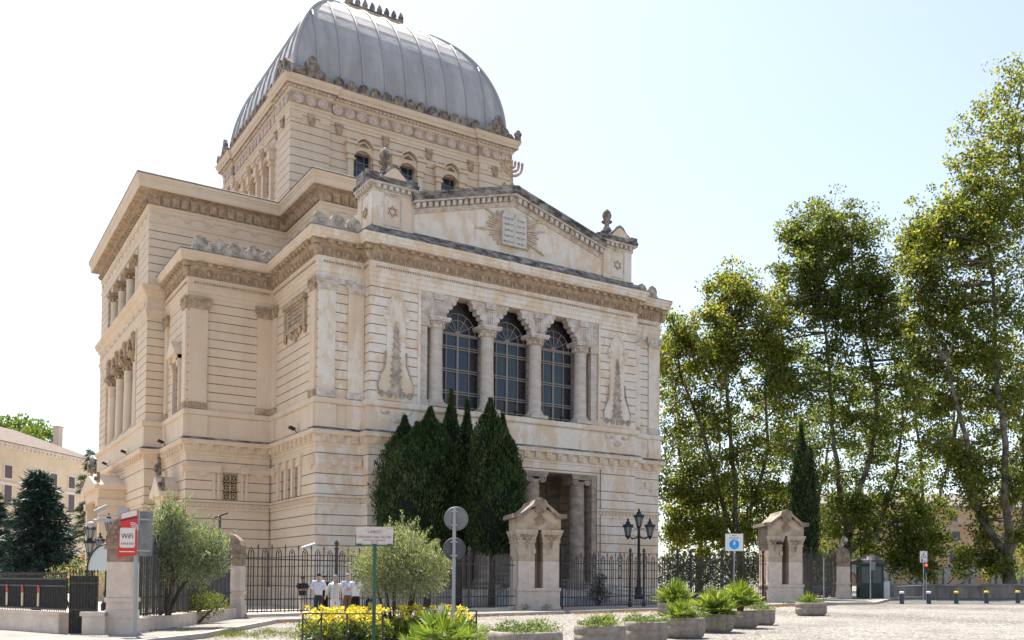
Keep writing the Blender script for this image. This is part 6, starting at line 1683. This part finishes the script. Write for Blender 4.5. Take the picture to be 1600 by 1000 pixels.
for px, dep, w, rz, lb in PL: pls.append(planter(px, dep, w, H_, rz, lb)[0]+Vector((0, 0, H_*.92)))
herb(pls[0], 1.25, 1.1, .24, 1500, 'mixed low herbs filling the widest planter'); spiky(pls[0]+Vector((.38, .1, 0)), .40, 40, 'thin grey spiky stem in the widest planter', m=HERB)
herb(pls[1]+Vector((-.2, -.1, 0)), .75, .8, .20, 800, 'grey-green herbs beside the bright spiky tuft'); spiky(pls[1]+Vector((.12, .05, 0)), .46, 150, 'bright yellow-green spiky tuft beside the widest planter')
herb(pls[2], 1.0, .9, .22, 1300, 'grey trailing herbs in the paler planter')
fan_palm(pls[3]+Vector((-.2, 0, 0)), .72, 34, 'small fan palm in the fourth planter from the left'); herb(pls[3]+Vector((.3, -.1, 0)), .5, .7, .3, 600, 'grey herb clump at the right of the small fan palm')
fan_palm(pls[4]+Vector((-.1, 0, 0)), 1.0, 62, 'broad bright fan palm in the middle of the planter row', .05); herb(pls[4]+Vector((.35, -.2, 0)), .4, .5, .25, 400, 'low herbs at the right side of the broad fan palm')
fan_palm(pls[5]+Vector((-.1, 0, 0)), 1.0, 66, 'tallest palm of the planters, with a shaggy brown stump', .28)
herb(pls[6], .85, .8, .32, 900, 'low grey-green herbs in the last planter of the row')
fan_palm(pls[7]+Vector((.25, 0, 0)), 1.2, 60, 'round fan palm of the farther-back planter near the gate', .1)
spiky(pls[8]+Vector((-.25, 0, 0)), .65, 130, 'yellow-green spiky plant in the lone planter'); herb(pls[8]+Vector((.35, 0, 0)), .6, .7, .22, 600, 'herbs hanging over the right edge of the lone planter')
p = foot(690, 21.5); fan_palm(p+Vector((0, 0, .05)), 1.0, 24, 'large bright fan palm at the bottom edge right of the yellow bed', .15)
p = foot(730, 23.2); fan_palm(p+Vector((0, 0, .02)), .8, 16, 'smaller fan palm between the sign pole and the widest planter', .1)
p = foot(650, 22.2); fan_palm(p, .7, 14, 'fan palm half hidden in the yellow flower bed', .05)
# yellow bed
YFL = leafm('yellow_leaf', [(0, (.30, .26, .03)), (.4, (.52, .44, .04)), (1, (.68, .60, .12))], .3)
YGL = leafm('bed_leaf', [(0, (.03, .06, .012)), (.6, (.09, .13, .025)), (1, (.22, .24, .04))], .3)
def mass(name, pts, m, n, L_, W_, zlo, zhi, label=None, up=.3, rad=.28, top=False):
    P = []
    for (px, dep) in pts:
        c = foot(px, dep); q, u = ellip(n, (c.x, c.y, c.z+(zlo+zhi)/2), (rad, rad, (zhi-zlo)/2), .5)
        if top: q = q[q[:, 2] > c.z+(zlo+zhi)/2+.0*zhi]
        P.append(q)
    P = np.concatenate(P); D = unit(len(P))+np.array([0, 0, up]); D /= np.linalg.norm(D, axis=1)[:, None]
    o = leaves(name, P, D, RNG.uniform(.6, 1.3, len(P))*L_, RNG.uniform(.7, 1.2, len(P))*W_, m); tag(o, kind='stuff'); return o
bp = []; rnd2 = random.Random(3)
for i in range(60):
    px = rnd2.uniform(478, 600); bp.append((px, rnd2.uniform(24.6, 27.5)))
for i in range(50): bp.append((rnd2.uniform(600, 740), rnd2.uniform(26.4, 29)))
mass('bed_foliage', bp, YGL, 230, .09, .05, .0, .62, rad=.34)
yf = [(px, dep) for px, dep in bp for _ in range(2)]
Pq = []
for px, dep in bp:
    for _ in range(4 if px < 600 else 3):
        c = foot(px+rnd2.uniform(-9, 9), dep+rnd2.uniform(-.3, .3)); zt = rnd2.uniform(.30, .95); q, u = ellip(16, (c.x, c.y, c.z+zt), (.07, .07, .07), .6); Pq.append(q)
Pq = np.concatenate(Pq); D = unit(len(Pq))+np.array([0, 0, .4]); D /= np.linalg.norm(D, axis=1)[:, None]
tag(leaves('yellow_flowers', Pq, D, RNG.uniform(.6, 1.3, len(Pq))*.075, .055, YFL), kind='stuff')
mass('grass', [(rnd2.uniform(330, 470), rnd2.uniform(26, 31)) for _ in range(60)]+[(rnd2.uniform(215, 300), rnd2.uniform(28.3, 29.6)) for _ in range(20)], YGR, 40, .12, .012, 0, .10, up=1.5, rad=.35)
mass('weeds', [(rnd2.uniform(740, 765), rnd2.uniform(25, 28)) for _ in range(10)]+[(x, 51) for x in (820, 823, 850, 853, 858)]+[(1225, 58), (1232, 57), (1125, 31.2)], YGR, 60, .14, .018, 0, .42, up=1.2, rad=.22)
# leaf litter by the kerb
LIT = leafm('dry_leaf', [(0, (.20, .08, .03)), (1, (.42, .24, .10))], .2)
Pl = []
for _ in range(1500):
    t = rnd2.random(); x = 8+t*19; Pl.append((x, -15.65+t*.5-abs(rnd2.gauss(0, .35)), gz(x)+.02))
for _ in range(500): t = rnd2.random(); Pl.append((-8+15.5*t, -19.3+4*t-abs(rnd2.gauss(0, .3)), .02))
Pl = np.array(Pl); D = unit(len(Pl)); D[:, 2] *= .2
tag(leaves('leaf_litter', Pl, D, .13, .10, LIT), kind='stuff')
# low rail round the bed
def low_rail(pts, label):
    p0 = foot(*pts[0]); root = empty('low_rail', p0, 0, label, 'railing'); P = [foot(*q) for q in pts]
    mb = MB()
    for a, b in zip(P[:-1], P[1:]): mb.bar(a+Vector((0, 0, .84)), b+Vector((0, 0, .84)), .035, .03)
    mb.build('rail', IRON, root, False, p0)
    for i, a in enumerate(P): mb = MB(); mb.bar(a, a+Vector((0, 0, .84)), .035); mb.build('post', IRON, root, False, p0)
    mb = MB()
    for i, (a, b) in enumerate(zip(P[:-1], P[1:])):
        mb.bar(a+Vector((0, 0, .75)), b+Vector((0, 0, .1)), .022); mb.bar(a+Vector((0, 0, .1)), b+Vector((0, 0, .75)), .022)
    mb.build('brace', IRON, root, False, p0); return root
low_rail([(474, 23.9), (503, 23.9), (543, 23.9), (599, 24)], 'low black cross-braced rail along the near side of the yellow flower bed')
low_rail([(536, 28.4), (600, 28), (640, 27.6), (690, 27.2), (722, 27), (745, 26.8)], 'low black rail behind and right of the yellow flower bed')
mb = MB(Matrix.Translation(foot(690, 25.8))); mb.box(-.10, .10, -.01, .01, .75, 1.0); mb.tube([(0, .02, 0), (0, .02, .8)], .01, 5); o = mb.build('paper_notice', WHP, None, False, foot(690, 25.8)); tag(o, 'small white notice card stuck among the plants below the round signs', 'notice')

# ------------------------------------------------------------------ people
SKIN = mat('skin', (.46, .25, .17), .6)
def skinned(name, verts, edges, radii, m, parent, sub=2):
    me = bpy.data.meshes.new(name); me.from_pydata([tuple(v) for v in verts], edges, []); o = bpy.data.objects.new(name, me); COL.objects.link(o)
    md = o.modifiers.new('skin', 'SKIN')
    for i, r_ in enumerate(radii):
        sv = me.skin_vertices[0].data[i]; sv.radius = (r_, r_) if not isinstance(r_, tuple) else r_; sv.use_root = (i == 0)
    ss = o.modifiers.new('sub', 'SUBSURF'); ss.levels = sub; ss.render_levels = sub
    bpy.context.view_layer.update(); dg = bpy.context.evaluated_depsgraph_get()
    nm = bpy.data.meshes.new_from_object(o.evaluated_get(dg)); bpy.data.objects.remove(o)
    nm.materials.clear(); nm.materials.append(m); nm.polygons.foreach_set('use_smooth', [True]*len(nm.polygons)); nm.name = name
    o = bpy.data.objects.new(name, nm); COL.objects.link(o); o.parent = parent; return o
def person(px, depth, H, rz, label, shirt, trous, hair, arms, legs=None, sleeves=1, lean=0, cap=None, name='person', long_top=0, sit=0, group='people standing by the railing'):
    p = foot(px, depth)+Vector((0, 0, .13 if depth > 39.5 else 0)); root = empty(name, p, R(rz), label, 'person', group); k = H/1.8
    def S(x, y, z): return Vector((x*k, y*k, z*k))
    pel, wai, che, nk, hd = S(0, 0, .95), S(0, lean*.3, 1.12), S(0, lean*.7, 1.36), S(0, lean, 1.52), S(0, lean-.02, 1.62)
    V = [pel, wai, che, nk, hd]; E_ = [(0, 1), (1, 2), (2, 3), (3, 4)]; Rr = [(.13, .095), (.12, .09), (.16, .10), .062, .06]
    AI = {}
    for sx in (-1, 1):
        el, wr = arms[0 if sx < 0 else 1]
        i = len(V); V += [S(sx*.19, lean*.9, 1.43), S(*el), S(*wr)]; Rr += [.065, .045, .03]; E_ += [(2, i), (i, i+1), (i+1, i+2)]; AI[sx] = i
    LI = {}
    lg = legs or (((-.10, -.01, .5), (-.11, .02, .08)), ((.10, -.01, .5), (.12, .02, .08)))
    for sx in (-1, 1):
        kn, an = lg[0 if sx < 0 else 1]; i = len(V); V += [S(sx*.095, 0, .88), S(*kn), S(*an), S(an[0]+sx*.02, an[1]-.16, .035)]; Rr += [.095, .062, .042, .035]; E_ += [(0, i), (i, i+1), (i+1, i+2), (i+2, i+3)]; LI[sx] = i
    rs_ = [tuple(q*k for q in r_) if isinstance(r_, tuple) else r_*k for r_ in Rr]
    body = skinned('body', V, E_, rs_, SKIN, root)
    # head, ears, nose and fingers joined into the body mesh
    mb = MB(); hc = hd+Vector((0, -.005, .07*k)); mb.ball(hc, .078*k, .095*k, .118*k, 14, 10); mb.ball(hc+Vector((0, -.098*k, -.01*k)), .013*k, .022*k, .022*k, 6, 4)
    for sx in (-1, 1): mb.ball(hc+Vector((sx*.078*k, .0, 0)), .012*k, .022*k, .03*k, 6, 4); mb.ball(hc+Vector((sx*.03*k, -.086*k, .012*k)), .013*k, .01*k, .008*k, 6, 4)
    mb.ball(hc+Vector((0, -.09*k, -.045*k)), .024*k, .01*k, .006*k, 6, 4)
    for sx in (-1, 1):
        i = AI[sx]; w_ = V[i+2]; d = (w_-V[i+1]).normalized(); s_ = d.orthogonal().normalized(); pal = w_+d*.05*k
        mb.ball(pal, .036*k, .036*k, .045*k, 8, 5)
        for q in range(4):
            a_ = pal+s_*(q-1.5)*.019*k+d*.03*k; t_ = d.cross(s_)*.015*k; L_ = (.07, .08, .075, .058)[q]*k
            mb.tube([a_, a_+d*L_*.5+t_*.4, a_+d*L_*.95+t_*1.6], [.009*k, .0085*k, .006*k], 5)
        mb.tube([pal-s_*.03*k, pal-s_*.05*k+d*.03*k, pal-s_*.045*k+d*.06*k], [.011*k, .01*k, .007*k], 5)
    ex = mb.build('tmp', SKIN, None, True)
    import bmesh
    bm = bmesh.new(); bm.from_mesh(body.data); bm.from_mesh(ex.data); bm.to_mesh(body.data); bm.free(); bpy.data.objects.remove(ex)
    body.data.polygons.foreach_set('use_smooth', [True]*len(body.data.polygons))
    # shirt
    sv = [S(0, 0, .86-long_top), pel+S(0, 0, .0), wai, che, V[3]-S(0, 0, .045)]; se = [(0, 1), (1, 2), (2, 3), (3, 4)]; sr = [(.185, .14), (.18, .14), (.185, .135), (.215, .145), .08]
    for sx in (-1, 1):
        i = AI[sx]; j = len(sv); e_, w_ = V[i+1], V[i+2]
        sv += [V[i]+S(sx*.005, 0, .0), V[i].lerp(e_, .75) if sleeves == 0 else e_]; se += [(3, j), (j, j+1)]; sr += [.095, .075]
        if sleeves: sv.append(w_.lerp(e_, .12)); se.append((j+1, j+2)); sr.append(.045)
    skinned('shirt', sv, se, [tuple(q*k for q in r_) if isinstance(r_, tuple) else r_*k for r_ in sr], shirt, root)
    tv = [pel+S(0, 0, .07), pel-S(0, 0, .03)]; te = [(0, 1)]; tr = [(.155, .118), (.155, .118)]
    for sx in (-1, 1):
        i = LI[sx]; j = len(tv); tv += [V[i], V[i+1], V[i+2].lerp(V[i+1], .08)]; te += [(1, j), (j, j+1), (j+1, j+2)]; tr += [.12, .092, .074]
    skinned('trousers', tv, te, [tuple(q*k for q in r_) if isinstance(r_, tuple) else r_*k for r_ in tr], trous, root)
    mb = MB()
    for sx in (-1, 1):
        i = LI[sx]; a_ = V[i+2]; mb.ball(Vector((a_.x+sx*.01, a_.y-.07*k, .045*k+max(0, a_.z-.09*k))), .05*k, .14*k, .05*k, 8, 5)
    mb.build('shoes', IRONB, root, True)
    hb = MB(); hb.lathe([(.085*k, -.02*k), (.092*k, .03*k), (.082*k, .075*k), (.05*k, .11*k), (.01*k, .122*k)], (hc.x, hc.y+.014*k, hc.z+.012*k), 14, sy=1.15)
    hb.build('hair', hair, root, True)
    if cap:
        hb = MB(); hb.lathe([(.088*k, 0), (.082*k, .03*k), (.05*k, .055*k), (.01*k, .062*k)], (hc.x, hc.y+.02*k, hc.z+.085*k), 12); hb.build('cap', cap, root, True)
    return root, k
def cloth(n, c, c2=None): return speck(n, c, c2 or tuple(q*.8 for q in c), 6, bs=.5, bscale=9)
NAVYC = cloth('navy_cloth', (.012, .018, .04)); CREAM = cloth('cream_cloth', (.62, .56, .48)); LILAC = cloth('white_shirt_cloth', (.62, .62, .70)); DGREY = cloth('dark_grey_cloth', (.05, .045, .045))
WHITE = cloth('white_cloth', (.66, .64, .64)); BROWN = cloth('brown_cloth', (.17, .11, .06)); BLACK = cloth('black_cloth', (.012, .012, .015)); LBLUE = cloth('light_blue_cloth', (.50, .56, .70)); SHAWL = cloth('shawl_cloth', (.55, .60, .66))
HBLK = mat('black_hair', (.012, .010, .010), .6); HGRY = mat('grey_hair', (.30, .28, .26), .7); HBRN = mat('bald_scalp', (.34, .19, .13), .6)
down = ((-.27, .02, 1.15), (-.27, -.08, .92)), ((.27, .02, 1.15), (.27, -.08, .92))
fold = ((-.25, -.02, 1.17), (.02, -.2, 1.2)), ((.25, -.02, 1.17), (-.04, -.23, 1.16))
front = ((-.29, -.02, 1.18), (-.10, -.24, 1.12)), ((.29, -.02, 1.18), (.10, -.24, 1.12))
person(473, 42.3, 1.68, -5, 'person in a navy T-shirt and cream trousers with folded arms, leaning by the railing', NAVYC, CREAM, HBLK, fold, (((-.08, -.05, .5), (-.06, .02, .08)), ((.06, -.16, .52), (-.06, -.10, .10))), 0, cap=HBLK)
person(498, 40.2, 1.82, 150, 'person seen from behind in a pale lilac shirt and dark grey trousers', LILAC, DGREY, HBLK, front)
person(507, 41.6, 1.74, 20, 'person in black mostly hidden between the lilac shirt and the cream jacket', BLACK, BLACK, HBLK, front)
r_, k = person(524, 39.0, 1.84, 165, 'person in a long cream jacket and white trousers with a pale shawl over the shoulder', CREAM, WHITE, HGRY, (((-.32, .0, 1.16), (-.32, -.12, .95)), ((.32, 0, 1.16), (.36, -.10, .98))), long_top=.14, cap=mat('skullcap', (.25, .22, .2), .8))
mb = MB(); mb.tube([(.06, -.09, 1.45), (.10, .02, 1.55), (.11, .16, 1.45), (.12, .175, 1.05)], [.05, .055, .055, .06], 6); mb.build('shawl', SHAWL, r_, True)
person(543, 41.0, 1.80, -15, 'person facing the camera in a light blue shirt and brown trousers', LBLUE, BROWN, HBRN, fold)
person(556, 39.6, 1.76, 175, 'person seen from behind in a white T-shirt and black trousers', WHITE, BLACK, HBLK, front, None, 0)
# seated figure half behind the olive: sits on a low block
p = foot(579, 40.5)
person(579, 40.5, 1.55, -20, 'person in navy crouched over at the right of the group, half behind the olive tree', cloth('grey_top', (.25, .25, .28)), NAVYC, HGRY, front, (((-.16, -.30, .62), (-.16, .02, .08)), ((.16, -.30, .62), (.16, .02, .08))), 1, lean=-.16)
# ------------------------------------------------------------------ light
EL, AZ = R(64), R(3)       # azimuth measured from +Y towards +X
sd = Vector((math.cos(EL)*math.sin(AZ), math.cos(EL)*math.cos(AZ), math.sin(EL)))
sl = bpy.data.lights.new('sun', 'SUN'); so = bpy.data.objects.new('sun', sl); COL.objects.link(so)
sl.energy = 5.0; sl.angle = R(.5); sl.color = (1, .94, .84)
so.rotation_euler = sd.to_track_quat('Z', 'Y').to_euler(); so.location = (0, 0, 90)
wd = bpy.data.worlds.new('World'); SC.world = wd; wd.use_nodes = True
nt = wd.node_tree; bg = nt.nodes['Background']
sky = nt.nodes.new('ShaderNodeTexSky'); sky.sky_type = 'NISHITA'; sky.sun_disc = False
sky.sun_elevation = EL; sky.sun_rotation = AZ; sky.air_density = 1.0; sky.dust_density = 1.3; sky.ozone_density = 3.0
hs = nt.nodes.new('ShaderNodeHueSaturation'); hs.inputs['Saturation'].default_value = .72
nt.links.new(sky.outputs[0], hs.inputs['Color']); nt.links.new(hs.outputs[0], bg.inputs[0]); bg.inputs[1].default_value = .115
SC.view_settings.view_transform = 'Standard'; SC.view_settings.look = 'None'; SC.view_settings.exposure = 1.2
SC.render.engine = 'CYCLES'
